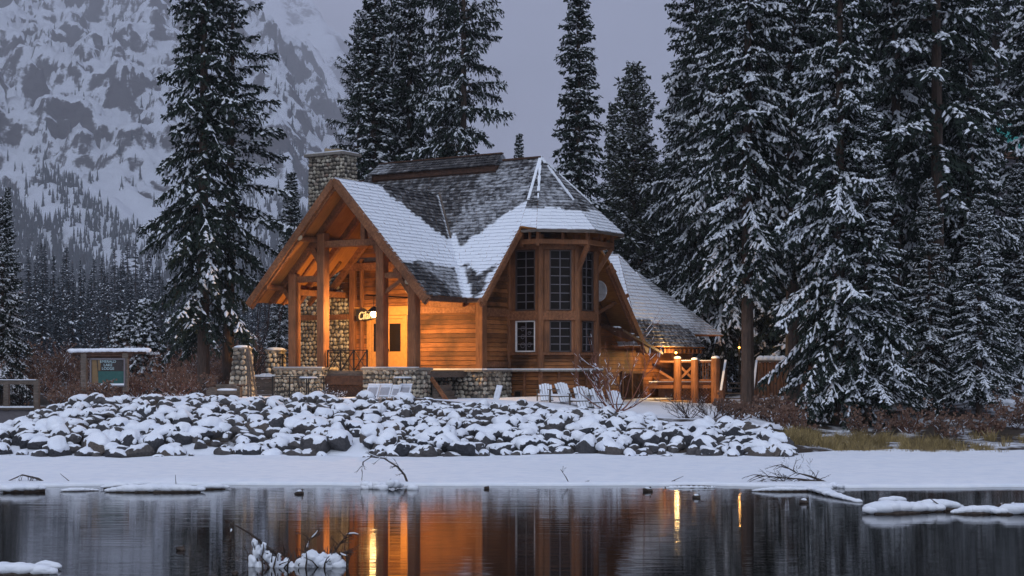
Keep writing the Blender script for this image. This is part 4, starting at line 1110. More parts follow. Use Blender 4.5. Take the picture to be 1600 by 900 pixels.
m = MB()
x0, x1, z0, z1 = px_(1062), px_(1112), g0, dz(608)
for k in range(-12, 20):
    for s_ in (1, -1):
        a0 = x0 + k * .14
        pa = (a0, z0) if s_ > 0 else (a0 + (z1 - z0), z0); pb = (a0 + (z1 - z0), z1) if s_ > 0 else (a0, z1)
        # clip in x
        def cl_(p, q_):
            (ax, az), (bx2, bz) = p, q_
            out_ = []
            for (cx, cz) in (p, q_):
                if cx < x0: f = (x0 - ax) / (bx2 - ax); cx, cz = x0, az + f * (bz - az)
                elif cx > x1: f = (x1 - ax) / (bx2 - ax); cx, cz = x1, az + f * (bz - az)
                out_.append((cx, cz))
            return out_
        if max(pa[0], pb[0]) <= x0 or min(pa[0], pb[0]) >= x1: continue
        c1_, c2_ = cl_(pa, pb)
        m.beam((c1_[0], -.02 + (.012 if s_ > 0 else 0), c1_[1]), (c2_[0], -.02 + (.012 if s_ > 0 else 0), c2_[1]), .01, .035, up=(0, 1, 0))
m.build('lattice', 'cedar_post', t)
m = MB(); m.b((px_(1030), .3, g0), (px_(1120), .34, z1)); m.build('skirt_board', 'dark_log', t)
st = tag(empty('deck_stairs', (dx(1122), DY - .3, 0), R(0)), 'dark wooden stairs with snowy slanting handrails right of the lit deck', 'stairs')
def sx_(px): return dx(px) - dx(1122)
for k in range(7):
    z_ = lerp(.55, dz(598), k / 6); y_ = -1.2 + k * .33
    m = MB(); m.b((sx_(1120), y_, z_ - .05), (sx_(1166), y_ + .32, z_)); m.build('tread', 'weathered_wood', st)
for px in (1119, 1168):
    m = MB(); m.beam((sx_(px), -1.3, .35), (sx_(px), 1.0, dz(600)), .07, .28); m.build('stringer', 'cedar_post', st)
    m = MB(); m.beam((sx_(px) - .05, -1.5, 1.45), (sx_(px) + .5, 1.0, 2.75), .09, .09); m.build('handrail', 'weathered_wood', st)
    m = MB(); m.beam((sx_(px) - .05, -1.5, 1.52), (sx_(px) + .5, 1.0, 2.82), .09, .03); m.build('handrail_snow', 'snow', st)
    m = MB(); m.tube([(sx_(px) - .05, -1.45, .3), (sx_(px) - .05, -1.45, 1.55)], .15, 10); m.build('newel_post', 'cedar_post', st)
    m = MB()
    for k in range(8): f = (k + .5) / 8; m.b((sx_(px) - .02 + .55 * f, -1.4 + 2.4 * f, .5 + 1.2 * f), (sx_(px) + .03 + .55 * f, -1.36 + 2.4 * f, 1.4 + 1.3 * f))
    m.build('baluster', 'dark_log', st)
# low platform behind the stairs and terrace to the right
t = tag(empty('side_terrace', (dx(1172, 69), 69, 0)), 'brown board fronted terrace with a snowy rail beyond the stairs', 'terrace')
m = MB(); m.b((0, 0, .3), (2.6, 3, dz(572, 69) - .45)); m.build('floor', 'dark_log', t)
m = MB()
for k in range(17): m.b((k * .15 + .3, -.06, .9), (k * .15 + .42, -.02, dz(566, 69)))
m.build('board', 'cedar_post', t); m = MB(); m.b((.2, -.12, dz(566, 69)), (3.0, .12, dz(563, 69))); m.build('handrail', 'weathered_wood', t)
m = MB()
for k in range(10): m.add(*blob((.5 + k * .24, .1, dz(561, 69)), .2, k + 9, 2, .3, (1, .8, .8)))
m.build('snow', 'snow', t, smooth=True)
X_ = dx(1062, 64.6); t = tag(empty('wooden_tub', (X_ - .15, 64.6, .35)), 'round wooden tub glowing in the lamplight under the deck', 'tub')
m = MB(); n_ = 26
for k in range(n_):
    a_ = 2 * math.pi * k / n_; m.box((.62 * math.cos(a_), .62 * math.sin(a_), .36), (.07, .142, .72), a_)
m.build('staves', 'tub_wood', t)
for z_ in (.15, .55): m = MB(); m.tube([(.665 * math.cos(2 * math.pi * k / 24), .665 * math.sin(2 * math.pi * k / 24), z_) for k in range(25)], .014, 5, cap=False); m.build('hoop', 'grey_metal', t)
m = MB(); m.tube([(0, 0, .70), (0, 0, .76)], .67, 26); m.build('lid', 'tub_wood', t)
lp = tag(empty('eave_lamp', (dx(1056, 65.0), 65.0, dz(551, 65.0))), 'small warm lamp under the rear eave above the deck', 'lamp')
m = MB(); m.add(*blob((0, 0, 0), .05, 1, 2, 0)); m.build('bulb', 'small_glow', lp); m = MB(); m.tube([(0, 0, .05), (0, 0, .14)], [.08, .02], 8); m.build('shade', 'black_iron', lp)
point('eave_light', (.03, -.12, -.08), 230, (1.0, .62, .24), .1, lp)
lp = tag(empty('path_lamp', (dx(1155, 72), 72, dz(543, 72))), 'tiny orange lamp glimmering behind the big trunk by the stairs', 'lamp')
m = MB(); m.add(*blob((0, 0, 0), .045, 1, 2, 0)); m.build('bulb', 'small_glow', lp); m = MB(); m.tube([(0, 0, .05), (0, 0, .5)], .02, 6); m.tube([(0, 0, -2.0), (0, 0, -.06)], .04, 6); m.build('bracket', 'black_iron', lp)
point('path_light', (0, -.15, 0), 22, (1.0, .48, .13), .06, lp)
# red rack / fence on the ground at right
a = at(1235, 640, 56.0); t = tag(empty('red_rack', (a.x, a.y, a.z), R(-4)), 'low dark red slatted rail lying in front of the snowy branches', 'fence')
m = MB(); m.beam((-1.1, 0, .0), (1.1, 0, -.02), .06, .06); m.beam((-1.2, 0, .26), (1.05, 0, .24), .06, .06); m.build('rail', 'red_rail', t)
m = MB()
for k in range(15): m.beam((-1.1 + k * .15, 0, .0), (-1.02 + k * .15, .05, .27), .03, .05)
m.build('slat', 'red_rail', t)
# large green-roofed building at the far right
t = tag(empty('green_roofed_building', (at(1580, 500, 82).x, 82, 0), R(8)), 'grey sided building with a teal roof glimpsed through the trees at upper right', 'building')
m = MB(); clapboards(m, [(-.4, 0, 1.0), (14, 0, 1.0), (14, 0, 13.6), (-.4, 0, 13.6)], (0, -1, 0), rng, h=.3, thick=.05); clapboards(m, [(-.4, 0, 1), (-.4, 9, 1), (-.4, 9, 13.6), (-.4, 0, 13.6)], (-1, 0, 0), rng, h=.3, thick=.05)
m.b((-.35, .05, .5), (13.9, 9, 13.5)); m.build('wall', 'grey_siding', t)
m = MB(); m.b((-.8, -.4, 13.6), (14.4, 9.4, 13.95)); m.build('parapet', 'dark_log', t); m = MB(); m.b((-.7, -.3, 13.952), (14.3, 9.3, 14.05)); m.build('snow', 'snow', t)
m = MB(); m.add([(-2.2, 5, 13.2), (14, 5, 13.2), (14, 12, 17.5), (-2.2, 12, 17.5), (-2.2, 5, 13.0), (14, 5, 13.0), (14, 12, 17.3), (-2.2, 12, 17.3)], [(0, 1, 2, 3), (7, 6, 5, 4), (0, 4, 5, 1), (1, 5, 6, 2), (2, 6, 7, 3), (3, 7, 4, 0)])
for k in range(20): m.beam((-2.2 + k * .85, 4.9, 13.25), (-2.2 + k * .85, 12, 17.6), .05, .07)
m.build('roof', 'teal_roof', t)
m = MB()
for zz_ in (4.0, 8.5): 
    for k in range(4): m.b((1.0 + k * 3, -.08, zz_), (2.4 + k * 3, -.02, zz_ + 1.6))
m.build('window', 'glass_dark', t)
# ================================================================ conifers
def conifer_mesh(seed, H, Rb, cb, profile=.9, step=.34, nb=6, droop=.55, el0=-.05, el1=.8, snow=.6, tw=.14, spray=.2, swid=.045, gap=0.0, irregular=.25, dens=1.0, core=0.0, snowh=.05):
    g = np.random.default_rng(seed); pr_ = random.Random(seed)
    fv = []; sv = []; wood_ = MB()
    tr = .011 * H + .05
    pts = [(0, 0, -.4)] + [(.03 * math.sin(k * .9 + seed) * (k / 8), .03 * math.cos(k * 1.3 + seed) * (k / 8), H * k / 10) for k in range(0, 11)]
    wood_.tube(pts, [tr * 1.35] + [tr * (1.12 - k / 10) + .008 for k in range(0, 11)], 10)
    z = cb * H; zc = z; UPV = np.array([0, 0, 1.0])
    sect = g.uniform(.75, 1.15, 9)
    while z < H - .15:
        t = (z - zc) / (H - zc); n = max(4, int(round(nb * g.uniform(.8, 1.2)))); a0 = g.uniform(0, 6.28)
        lump = 1 + .16 * math.sin(z * 1.7 + seed) + .12 * math.sin(z * 3.9 + seed * 2)
        for k in range(n):
            if g.random() < gap * (1 - t): continue
            az = a0 + 6.283 * k / n + g.uniform(-.35, .35)
            sc1 = sect[int((az % 6.283) / 6.284 * 9)]
            L = Rb * (1 - t) ** profile * min(1.0, t / .06 * .4 + .6) * lump * lerp(1, sc1, .6) * g.uniform(1 - irregular, 1 + irregular * .6) + .14
            el = lerp(el0, el1, t ** 1.1) + g.uniform(-.12, .12); dr_ = droop * (1 - .55 * t) * g.uniform(.7, 1.3)
            d = np.array([math.cos(az), math.sin(az), 0]); sd = np.array([-d[1], d[0], 0])
            z0 = z + g.uniform(-.12, .12) * step * 2
            f_ = lambda s: np.outer(s * L, d) + np.outer(z0 + L * (el * s - dr_ * s ** 2 + .30 * dr_ * s ** 4), UPV)
            if L > .7:
                sp_ = f_(np.array([0, .4, .75, 1.0])); wood_.tube([tuple(q) for q in sp_], [.022 * L ** .5 + .006, .016, .010, .004], 3, cap=False)
            m = max(4, int(L / tw)); s = np.sort(np.clip(np.linspace(.10 if L < 1.5 else .18, 1, m) + g.uniform(-.5, .5, m) / m, .05, 1)); s = np.minimum(s * .999 + np.arange(m) * 1e-5, 1.0)
            P = f_(s); T = np.gradient(P, axis=0); T /= np.linalg.norm(T, axis=1)[:, None]
            S_, D_, LN = [], [], []
            for side in (-1, 1):
                jit = g.uniform(-.25, .25, m)
                ang = (1.0 - .30 * s + jit * 1.9)
                dd = T * np.cos(ang)[:, None] + sd * side * np.sin(ang)[:, None] + UPV * g.uniform(-.95, .10, m)[:, None]
                dd /= np.linalg.norm(dd, axis=1)[:, None]
                ln = np.minimum((.46 * L * (1 - s) ** .7 * (.35 + s) + .14) * g.uniform(.35, 1.3, m), .80)
                S_.append(P); D_.append(dd); LN.append(ln)
            S_.append(P[:-1]); D_.append(T[:-1]); LN.append(np.full(m - 1, L / m * 1.25))
            S_ = np.concatenate(S_); D_ = np.concatenate(D_); LN = np.concatenate(LN)
            # hanging twigs under the branch
            keep = g.random(len(S_)) < dens
            S_, D_, LN = S_[keep], D_[keep], LN[keep]
            cnt = np.maximum(2, np.ceil(LN / (spray * .42))).astype(int)
            ix = np.repeat(np.arange(len(S_)), cnt); kk = np.concatenate([np.arange(c) for c in cnt]); fr = (kk + .3) / cnt[ix]
            base = S_[ix] + D_[ix] * (LN[ix] * fr)[:, None]; base[:, 2] -= .12 * (LN[ix] * fr) ** 2
            dv = D_[ix] + g.normal(0, .42, (len(ix), 3)) ; dv[:, 2] -= .22; dv /= np.linalg.norm(dv, axis=1)[:, None]
            ln2 = spray * g.uniform(.7, 1.3, len(ix)); wv = np.cross(dv, g.normal(0, 1, (len(ix), 3))); wv /= np.linalg.norm(wv, axis=1)[:, None] + 1e-6
            wv *= (swid * g.uniform(.7, 1.3, len(ix)))[:, None]
            tip = base + dv * ln2[:, None]; mid = base + dv * (ln2 * .45)[:, None]
            fv.append(np.stack([base, mid + wv, tip, mid - wv], 1).reshape(-1, 3))
            # snow along the top of the twigs, in clumps
            cl = g.uniform(.7, 1.0) if g.random() < .6 else g.uniform(0, .3) ; pk = np.clip(snow * (.25 + 1.15 * cl) * (.45 + .85 * np.clip(np.linalg.norm(S_[:, :2], axis=1) / max(L, .1), 0, 1)), 0, .97) * (D_[:, 2] > -.72)
            ks = g.random(len(S_)) < pk
            if ks.any():
                A = S_[ks]; Dk = D_[ks]; Lk = LN[ks]
                A = np.concatenate([A, A + Dk * (Lk * .5)[:, None]]); Dk = np.concatenate([Dk, Dk + g.normal(0, .12, Dk.shape)]); Lk = np.concatenate([Lk, Lk]) * g.uniform(.28, .58, len(A))
                kp = g.random(len(A)) < .82; A, Dk, Lk = A[kp], Dk[kp], Lk[kp]; A[:, 2] += g.uniform(-.02, .03, len(A)); wd = np.cross(Dk, UPV); wd /= np.linalg.norm(wd, axis=1)[:, None] + 1e-6
                secs = []
                for f, ww, hh in ((.02, .3, .4), (.35, 1, 1), (.72, .9, .8), (1.0, .12, .1)):
                    c = A + Dk * (Lk * f)[:, None]; c[:, 2] += .012 - .12 * (Lk * f) ** 2
                    wj = (swid * 1.85 * ww * g.uniform(.5, 1.6, len(A)))[:, None]
                    top = c.copy(); top[:, 2] += snowh * hh * g.uniform(.6, 1.4, len(A)); top += g.normal(0, .008, top.shape)
                    secs += [c - wd * wj, top, c + wd * wj]
                sv.append(np.stack(secs, 1).reshape(-1, 12, 3))
        z += step * g.uniform(.75, 1.25) * (1 - .35 * t)
    FV = np.concatenate(fv); nq = len(FV) // 4
    crown = np_mesh('crown', FV, np.arange(nq * 4).reshape(-1, 4))
    SV = np.concatenate(sv); ns_ = len(SV); b_ = (np.arange(ns_) * 12)[:, None]
    pat = []
    for j in range(3):
        a_ = j * 3; n2 = a_ + 3
        pat += [[a_, a_ + 1, n2 + 1, n2], [a_ + 1, a_ + 2, n2 + 2, n2 + 1], [a_, n2, n2 + 2, a_ + 2]]
    SF = (b_[:, :, None] + np.array(pat)[None]).reshape(-1, 4)
    sm = np_mesh('snow', SV.reshape(-1, 3), SF)
    wm = bpy.data.meshes.new('trunk'); wm.from_pydata(wood_.v, [], wood_.f)
    return crown, sm, wm
KIND = {}
def tree_kind(key, needle='needles', **k):
    c_, s_, w_ = conifer_mesh(**k); c_.materials.append(MATS[needle]); s_.materials.append(MATS['snow']); w_.materials.append(MATS['bark']); KIND[key] = (c_, s_, w_, k['H'])
def tree(key, px, Y, H, label, base=None, rot=0.0, wide=1.0, group=None, name='conifer', cat='tree', lean=0.0):
    c_, s_, w_, H0 = KIND[key]; X = (px - 800) / 2400 * Y; zb = ground_z(X, Y) if base is None else base
    t = tag(empty(name, (X, Y, zb - .1)), label, cat, group); s = H / H0; t.scale = (s * wide, s * wide, s); t.rotation_euler = (0, R(lean), rot)
    for nm, me in (('trunk', w_), ('crown', c_), ('snow', s_)):
        o = bpy.data.objects.new(nm, me); C.objects.link(o); o.parent = t
    return t
tree_kind('sparse', seed=3, H=22, Rb=3.1, cb=.12, profile=.74, step=.48, nb=6, droop=.58, el0=-.14, snow=.30, irregular=.34, gap=.12, swid=.045, spray=.18)
tree_kind('heavy', seed=7, H=22, Rb=3.3, cb=.10, profile=.78, step=.60, nb=7, droop=.72, el0=.0, snow=.80, irregular=.22, swid=.044, spray=.17, tw=.115, snowh=.065)
tree_kind('heavy2', seed=19, H=24, Rb=3.6, cb=.04, profile=.82, step=.62, nb=7, droop=.80, el0=.02, snow=.75, irregular=.28, swid=.044, spray=.17, tw=.115, snowh=.065)
tree_kind('slender', seed=23, H=22, Rb=2.0, cb=.12, profile=.78, step=.44, nb=6, droop=.85, el0=.05, snow=.60, irregular=.3, swid=.055, spray=.22)
tree_kind('shelf', seed=31, H=24, Rb=4.0, cb=.26, profile=.62, step=.72, nb=6, droop=.42, el0=-.05, snow=.40, irregular=.38, gap=.12, swid=.045, spray=.23)
tree_kind('bare', seed=37, H=22, Rb=3.0, cb=.30, profile=.5, step=.75, nb=5, droop=.5, el0=-.1, snow=.5, irregular=.5, gap=.45, swid=.05, spray=.2)
tree_kind('pine', 'needles_olive', seed=41, H=16, Rb=2.4, cb=.12, profile=.6, step=.36, nb=6, droop=.25, el0=.25, el1=1.1, snow=.6, irregular=.3, swid=.05, spray=.2)
tree_kind('stairside', seed=53, H=23, Rb=2.4, cb=.20, profile=.50, step=.58, nb=7, droop=.75, el0=.0, snow=.80, irregular=.3, swid=.044, spray=.17, tw=.115, snowh=.065)
tree_kind('young', seed=43, H=4.5, Rb=1.15, cb=.04, profile=.95, step=.22, nb=6, droop=.6, snow=.95, swid=.045, spray=.14, tw=.11, snowh=.08)
tree_kind('dark', 'needles', seed=47, H=22, Rb=3.4, cb=.08, profile=.75, step=.5, nb=6, droop=.6, snow=.25, irregular=.3, swid=.07, spray=.26, tw=.18)

# left side
tree('sparse', 318, 57, 24, 'tall dark spruce with long ragged limbs standing alone left of the porch', rot=.6, wide=.67)
tree('bare', 356, 59, 17, 'thinner trunked spruce just behind the lone tall spruce', rot=2.1, lean=-2)
tree('heavy', 4, 70, 9.8, 'snow laden spruce at the left edge behind the bridge', rot=1.0, wide=.95, base=.6)
tree('slender', 12, 88, 11.5, 'narrow spruce top rising behind the one at the left edge', rot=1.5, wide=.7)
tree('young', 190, 80, 4.2, 'smaller of the two young snowy firs behind the log framed sign', rot=.3, name='young_fir')
tree('young', 226, 77, 4.9, 'larger of the two young snowy firs, right behind the sign post', rot=2.3, name='young_fir')
tree('slender', 455, 92, 12.5, 'small narrow spruce seen above the left slope of the porch roof', rot=.9, wide=1.25)
tree('heavy', 436, 74, 6.2, 'low dark spruce between the stone pillars and the porch', rot=.2, wide=.9)
# behind the lodge
tree('shelf', 560, 78, 19.0, 'left edge spruce of the clump behind the chimney', rot=.4, wide=.60)
tree('slender', 584, 75, 22.5, 'spire topped spruce behind the chimney, second of the clump', rot=2.0, wide=.85)
tree('heavy', 612, 80, 25, 'snowy spruce in the middle of the clump behind the roof', rot=1.1, wide=.42)
tree('slender', 640, 77, 25, 'dark slim spruce in the clump behind the ridge cap', rot=4.0, wide=.68)
tree('shelf', 688, 76, 27, 'tall spruce with open shelf like limbs left of the rightmost one behind the ridge', rot=.2, wide=.45)
tree('shelf', 724, 72, 27, 'tall open limbed spruce, rightmost of the clump behind the ridge', rot=3.3, wide=.60)
tree('slender', 811, 125, 19.5, 'tiny distant spruce tip peeping over the roof ridge', rot=.9, wide=.8)
tree('slender', 903, 76, 22.5, 'slender spruce standing alone against the sky right of the bay roof', rot=2.9, wide=.85)
tree('pine', 990, 92, 19.5, 'pale frosted pine right of the slender spruce', rot=.9, wide=.85)
tree('slender', 957, 98, 18.0, 'thin spruce between the slender spruce and the frosted pine', rot=.5, wide=.9)
tree('pine', 1030, 100, 14.5, 'lower frosted pine behind the snowy rear roofs', rot=2.2, wide=.9)
# right-hand stand
T_ = [('heavy2', 1088, 80, 31, 'dark edged spruce at the left side of the big stand, against the sky', .3, .66),
 ('stairside', 1168, 54.5, 23, 'big snowy spruce whose bare lower trunk stands right of the deck stairs', 1.0, .72),
 ('heavy2', 1312, 50.5, 22, 'broad snow laden spruce with limbs sweeping down to the bank grass', 2.2, .66),
 ('stairside', 1238, 61, 27, 'snowy spruce between the stair trunk and the broad bank spruce', 4.2, .75),
 ('heavy2', 1400, 55, 26, 'snowy spruce right of the broad bank spruce', 5.1, .60),
 ('bare', 1464, 53, 24, 'spruce with a long bare reddish trunk and few limbs', .4, .8),
 ('dark', 1462, 60, 25, 'dark spruce filling the gap behind the bare reddish trunk', 1.4, .8),
 ('heavy2', 1516, 55, 18, 'wide spruce second from the right edge with drooping low limbs', 3.3, .7),
 ('heavy', 1668, 60, 27, 'snowy spruce cut by the right edge of the view', 1.9, .8),
 ('heavy', 1128, 76, 30, 'tall spruce behind the stair trunk, its top beyond the view', 2.9, .62),
 ('dark', 1062, 90, 19, 'shaded spruce rising just right of the rear roofs', 2.4, .7),
 ('dark', 1200, 82, 29, 'dark spruce deep in the stand behind the side terrace', .8, .85),
 ('dark', 1285, 74, 29, 'dark spruce deep in the stand behind the broad bank spruce', 1.8, .85),
 ('dark', 1362, 72, 29, 'dark spruce deep in the stand left of the bare trunk', 2.8, .9),
 ('dark', 1478, 72, 26, 'dark spruce deep in the stand right of the bare trunk', 3.8, .9),
 ('heavy', 1432, 78, 30, 'farthest snowy spruce behind the bare trunk', 5.8, .7),
 ('dark', 1640, 95, 30, 'dark spruce behind the green roofed building', 4.8, 1.0),
 ('heavy', 1590, 57, 8.8, 'short snowy spruce before the green roofed building', 3.0, 1.15),
 ('heavy', 1556, 104, 40, 'tall spruce against the sky far behind the green roofed building', 4.0, .8),
 ('heavy', 1355, 50.2, 11, 'lower drooping spruce in front of the stand above the bank grass', 1.2, 1.0),
 ('heavy2', 1452, 51.5, 8, 'small drooping spruce at the foot of the bare reddish trunk', 2.2, .95),
 ('heavy', 1530, 50.6, 7.5, 'small drooping spruce under the wide one near the right edge', 2.2, 1.1)]
for key, px, Y_, H, lab, rot, wide in T_: tree(key, px, Y_, H, lab, rot=rot, wide=wide)

# far forest across the valley: single low meshes
def far_mesh(seed, H, Rb, q=1.0):
    g = np.random.default_rng(seed); V = []; F = []; M = []
    z = .06 * H
    def qd(a, b_, c_, d_, m): i = len(V); V.extend([a, b_, c_, d_]); F.append((i, i + 1, i + 2, i + 3)); M.append(m)
    while z < H * .985:
        t = z / H; L = Rb * (1 - t) ** .85 + .12; n = int(9 * q)
        for k in range(n):
            az = g.uniform(0, 6.283); l = L * g.uniform(.65, 1.2); dr_ = g.uniform(.15, .5) * l
            d = np.array([math.cos(az), math.sin(az), 0]); s_ = np.array([-d[1], d[0], 0]); w_ = .16 * l + .10
            p = np.array([0, 0, z + g.uniform(-.2, .2)]); tip = p + d * l - np.array([0, 0, dr_]); mid = p + d * l * .55 - np.array([0, 0, dr_ * .3])
            qd(p, mid + s_ * w_ - np.array([0, 0, .15]), tip, mid - s_ * w_ - np.array([0, 0, .15]), 0)
            if g.random() < .42:
                u_ = np.array([0, 0, .08]); qd(p * .4 + mid * .6 + u_, mid + s_ * w_ * .55 + u_, tip * .8 + mid * .2 + u_, mid - s_ * w_ * .55 + u_, 1)
        z += .033 * H * g.uniform(.7, 1.3) / q ** .5
    i = len(V); r_ = .012 * H
    for k in range(4): a_ = k * math.pi / 2; V.append((r_ * math.cos(a_), r_ * math.sin(a_), -1)); 
    for k in range(4): V.append((0.02 * math.cos(k), 0.02 * math.sin(k), H))
    for k in range(4): F.append((i + k, i + (k + 1) % 4, i + 4 + (k + 1) % 4, i + 4 + k)); M.append(2)
    me = np_mesh('far_spruce', V, F, M)
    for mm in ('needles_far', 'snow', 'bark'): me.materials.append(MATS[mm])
    return me
FM = [far_mesh(s, 15, 1.9) for s in (1, 2, 3, 4)]
fr_ = random.Random(5)
def far_tree(i, X, Y_, z, H, lab='slim blue-dark spruce in the distant wood at the foot of the snowy slope', grp='spruces of the distant wood'):
    o = bpy.data.objects.new('far_spruce', FM[i % 4]); C.objects.link(o); s = H / 15; o.location = (X, Y_, z); o.scale = (s * fr_.uniform(.85, 1.2),) * 2 + (s,); o.rotation_euler = (0, 0, fr_.uniform(0, 6.28))
    tag(o, lab, 'tree', grp)
i = 0
for row, (Y_, n, H0, x0, x1) in enumerate([(175, 30, 9.5, -60, 470), (205, 38, 12, -60, 480), (245, 44, 15, -70, 490), (290, 50, 18, -80, 500), (345, 56, 23, -80, 500)]):
    for k in range(n):
        px = lerp(x0, x1, (k + fr_.uniform(-.4, .4)) / n); yy = Y_ + fr_.uniform(-14, 14)
        hh = H0 * fr_.uniform(.72, 1.22) * (1.0 if px < 250 else .8)
        far_tree(i, (px - 800) / 2400 * yy, yy, ground_z((px - 800) / 2400 * yy, yy) - .2, hh); i += 1
for k in range(50):
    px = fr_.uniform(930, 1650); yy = fr_.uniform(120, 190); far_tree(i, (px - 800) / 2400 * yy, yy, ground_z((px - 800) / 2400 * yy, yy) - .2, fr_.uniform(13, 20), 'slim dark spruce far behind the right hand stand of snowy spruces', 'spruces far behind the right hand stand'); i += 1
# woods on the mountain: one mass
def slope_forest():
    g = random.Random(9); V = []; F = []; M = []
    def one(x, y, H):
        z = near_mtn(x, y) - 1
        for j in range(4):
            zb = z + H * (.05 + .22 * j); r_ = H * .13 * (1 - j * .22) * g.uniform(.8, 1.2); n = 5; a0 = g.uniform(0, 6)
            i0 = len(V)
            for k in range(n): a_ = a0 + 6.283 * k / n; V.append((x + r_ * math.cos(a_) * g.uniform(.7, 1.3), y + r_ * math.sin(a_), zb - g.uniform(0, .05) * H))
            V.append((x, y, min(z + H, zb + H * .38)))
            for k in range(n): F.append((i0 + k, i0 + (k + 1) % n, i0 + n)); M.append(0 if g.random() < .96 else 1)
    cnt = 0; tries = 0
    while cnt < 8000 and tries < 120000:
        tries += 1
        px = g.uniform(-120, 520); Y_ = 388 * MS + (g.random() ** 1.3) * 560 * MS; x = (px - 800) / 2400 * Y_
        z = near_mtn(x, Y_)
        if z < -2: continue
        py = 572 - 2400 * (z - EYE) / Y_
        # lower wood edge descends to the right; a spur of trees comes down from upper left
        lim = interp(px, [-100, 0, 60, 130, 230, 330, 450, 520], [262, 300, 345, 395, 462, 450, 345, 310]) + 26 * mnoise.noise(Vector((px * .03, 1, 1)))
        spur = interp(px, [60, 100, 160, 240, 300], [262, 300, 345, 405, 440])
        p = 0.02
        if py > lim: p = .9
        elif abs(py - spur) < 26 and 60 < px < 300: p = .55
        elif abs(py - spur - 40) < 34 and 40 < px < 280: p = .16
        elif py > 230: p = .03
        if px > 380: p = max(p, .25) if py > 240 else .08
        if g.random() > p: continue
        one(x, Y_, g.uniform(9, 16) * (1.15 if py > lim else 1)); cnt += 1
    me = np_mesh('mountain_wood', V, F, M)
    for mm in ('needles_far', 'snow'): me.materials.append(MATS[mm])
    o = bpy.data.objects.new('mountain_wood', me); C.objects.link(o); tag(o, 'dark spruce woods climbing the snowy mountain slope', 'forest', kind='stuff')
slope_forest()

# ================================================================ riprap bank
def rock_shape(seed):
    g = np.random.default_rng(seed); nn = int(g.integers(9, 14)); n = g.normal(0, 1, (nn, 3)); n /= np.linalg.norm(n, axis=1)[:, None]; h = g.uniform(.55, .95, nn)
    def rad(d, soft):
        c_ = n @ d; c_ = np.where(c_ > .05, h / np.maximum(c_, .05), 9)
        if soft: c_ = np.sort(c_)[:3]; return min(1.1, c_.mean() * .95)
        return min(1.12, c_.min())
    import bmesh
    bm = bmesh.new(); bmesh.ops.create_icosphere(bm, subdivisions=4 if seed < 30 else 3, radius=1)
    D = [np.array(v.co.normalized()) for v in bm.verts]; F = [tuple(v.index for v in f.verts) for f in bm.faces]; bm.free()
    sq = np.array([g.uniform(.85, 1.3), g.uniform(.8, 1.1), g.uniform(.65, 1.0)])
    RV = [d * (rad(d, False) * 1.03 + .035 * mnoise.noise(Vector(d * 5) + Vector((seed, 2, 2)))) * sq for d in D]
    CV = []; th0 = g.uniform(.14, .70)
    for d in D:
        vd = Vector(d)
        th = th0 + .55 * mnoise.noise(vd * 1.5 + Vector((seed, 0, 0))) + .28 * mnoise.noise(vd * 4.0 + Vector((0, seed, 0)))
        k = 1 / (1 + math.exp(-max(-40, min(40, (d[2] - th) * 16)))); r_ = lerp(rad(d, False) * .86, .38 * rad(d, True) + .62 * rad(d, False) + .045 + .07 * mnoise.noise(vd * 3 + Vector((seed, 5, 0))), k)
        v = d * r_ * sq; v[2] += .05 * k; CV.append(v)
    me = bpy.data.meshes.new('rock'); me.from_pydata([tuple(v) for v in RV], [], F); me.materials.append(MATS['riprap_rock'])
    mc = bpy.data.meshes.new('snow_cap'); mc.from_pydata([tuple(v) for v in CV], [], F); mc.materials.append(MATS['snow']); mc.polygons.foreach_set('use_smooth', [True] * len(F))
    return me, mc
RS = [rock_shape(s) for s in range(26)]
RSS = [rock_shape(s) for s in range(30, 40)]
def rockless(i, X, Y_, z, r_, rz, lab):
    me, mc = RS[i % 26]
    o = bpy.data.objects.new('riprap_rock', me); C.objects.link(o); o.location = (X, Y_, z); o.scale = (r_, r_, r_); o.rotation_euler = (rr.uniform(-.2, .2), rr.uniform(-.2, .2), rz)
    c_ = bpy.data.objects.new('snow_cap', mc); C.objects.link(c_); c_.parent = o
    tag(o, lab, 'rock', 'snow capped riprap rocks of the bank')
rr = random.Random(21)
cand = []
rows = 16
for j in range(rows):
    f = (j + .15) / rows
    n = 72
    for k in range(n):
        X = lerp(-17.8, 7.7, (k + .5 * (j % 2) + rr.uniform(-.34, .34)) / n); foot = 41.3 + .35 * math.sin(X * .7) + (0.9 if X > 9 else 0)
        Y_ = foot + .1 + 5.5 * f + rr.uniform(-.16, .16)
        if X > 4.5 and f > .78: continue
        dr = mnoise.noise(Vector((X * .55, Y_ * .8, 3)))
        if dr > .30 and rr.random() < .75: continue
        sz = rr.choice([.12, .15, .18, .20, .22, .25, .28, .31, .37]) * (1.08 if f < .5 else .9)
        cand.append((sz * (1 if f < .72 else .8) / Y_, sz, X, Y_, f))
cand.sort(reverse=True)
zones = [(-99, -15.2, 'next to the footbridge'), (-15.2, -13, 'just left of the painted sign'), (-13, -11, 'below the painted sign'), (-11, -9, 'below the lone spruce'), (-9, -7, 'below the stone pillars'), (-7, -5, 'below the left porch pier'), (-5, -3, 'below the framed panels'), (-3, -1, 'below the stone foundation'), (-1, 1.2, 'below the left of the bay'), (1.2, 3.2, 'below the deck chairs'), (3.2, 5.5, 'below the bare shrub'), (5.5, 7.2, 'below the dark twigs'), (7.2, 99, 'at the right end of the bank')]
rest = []
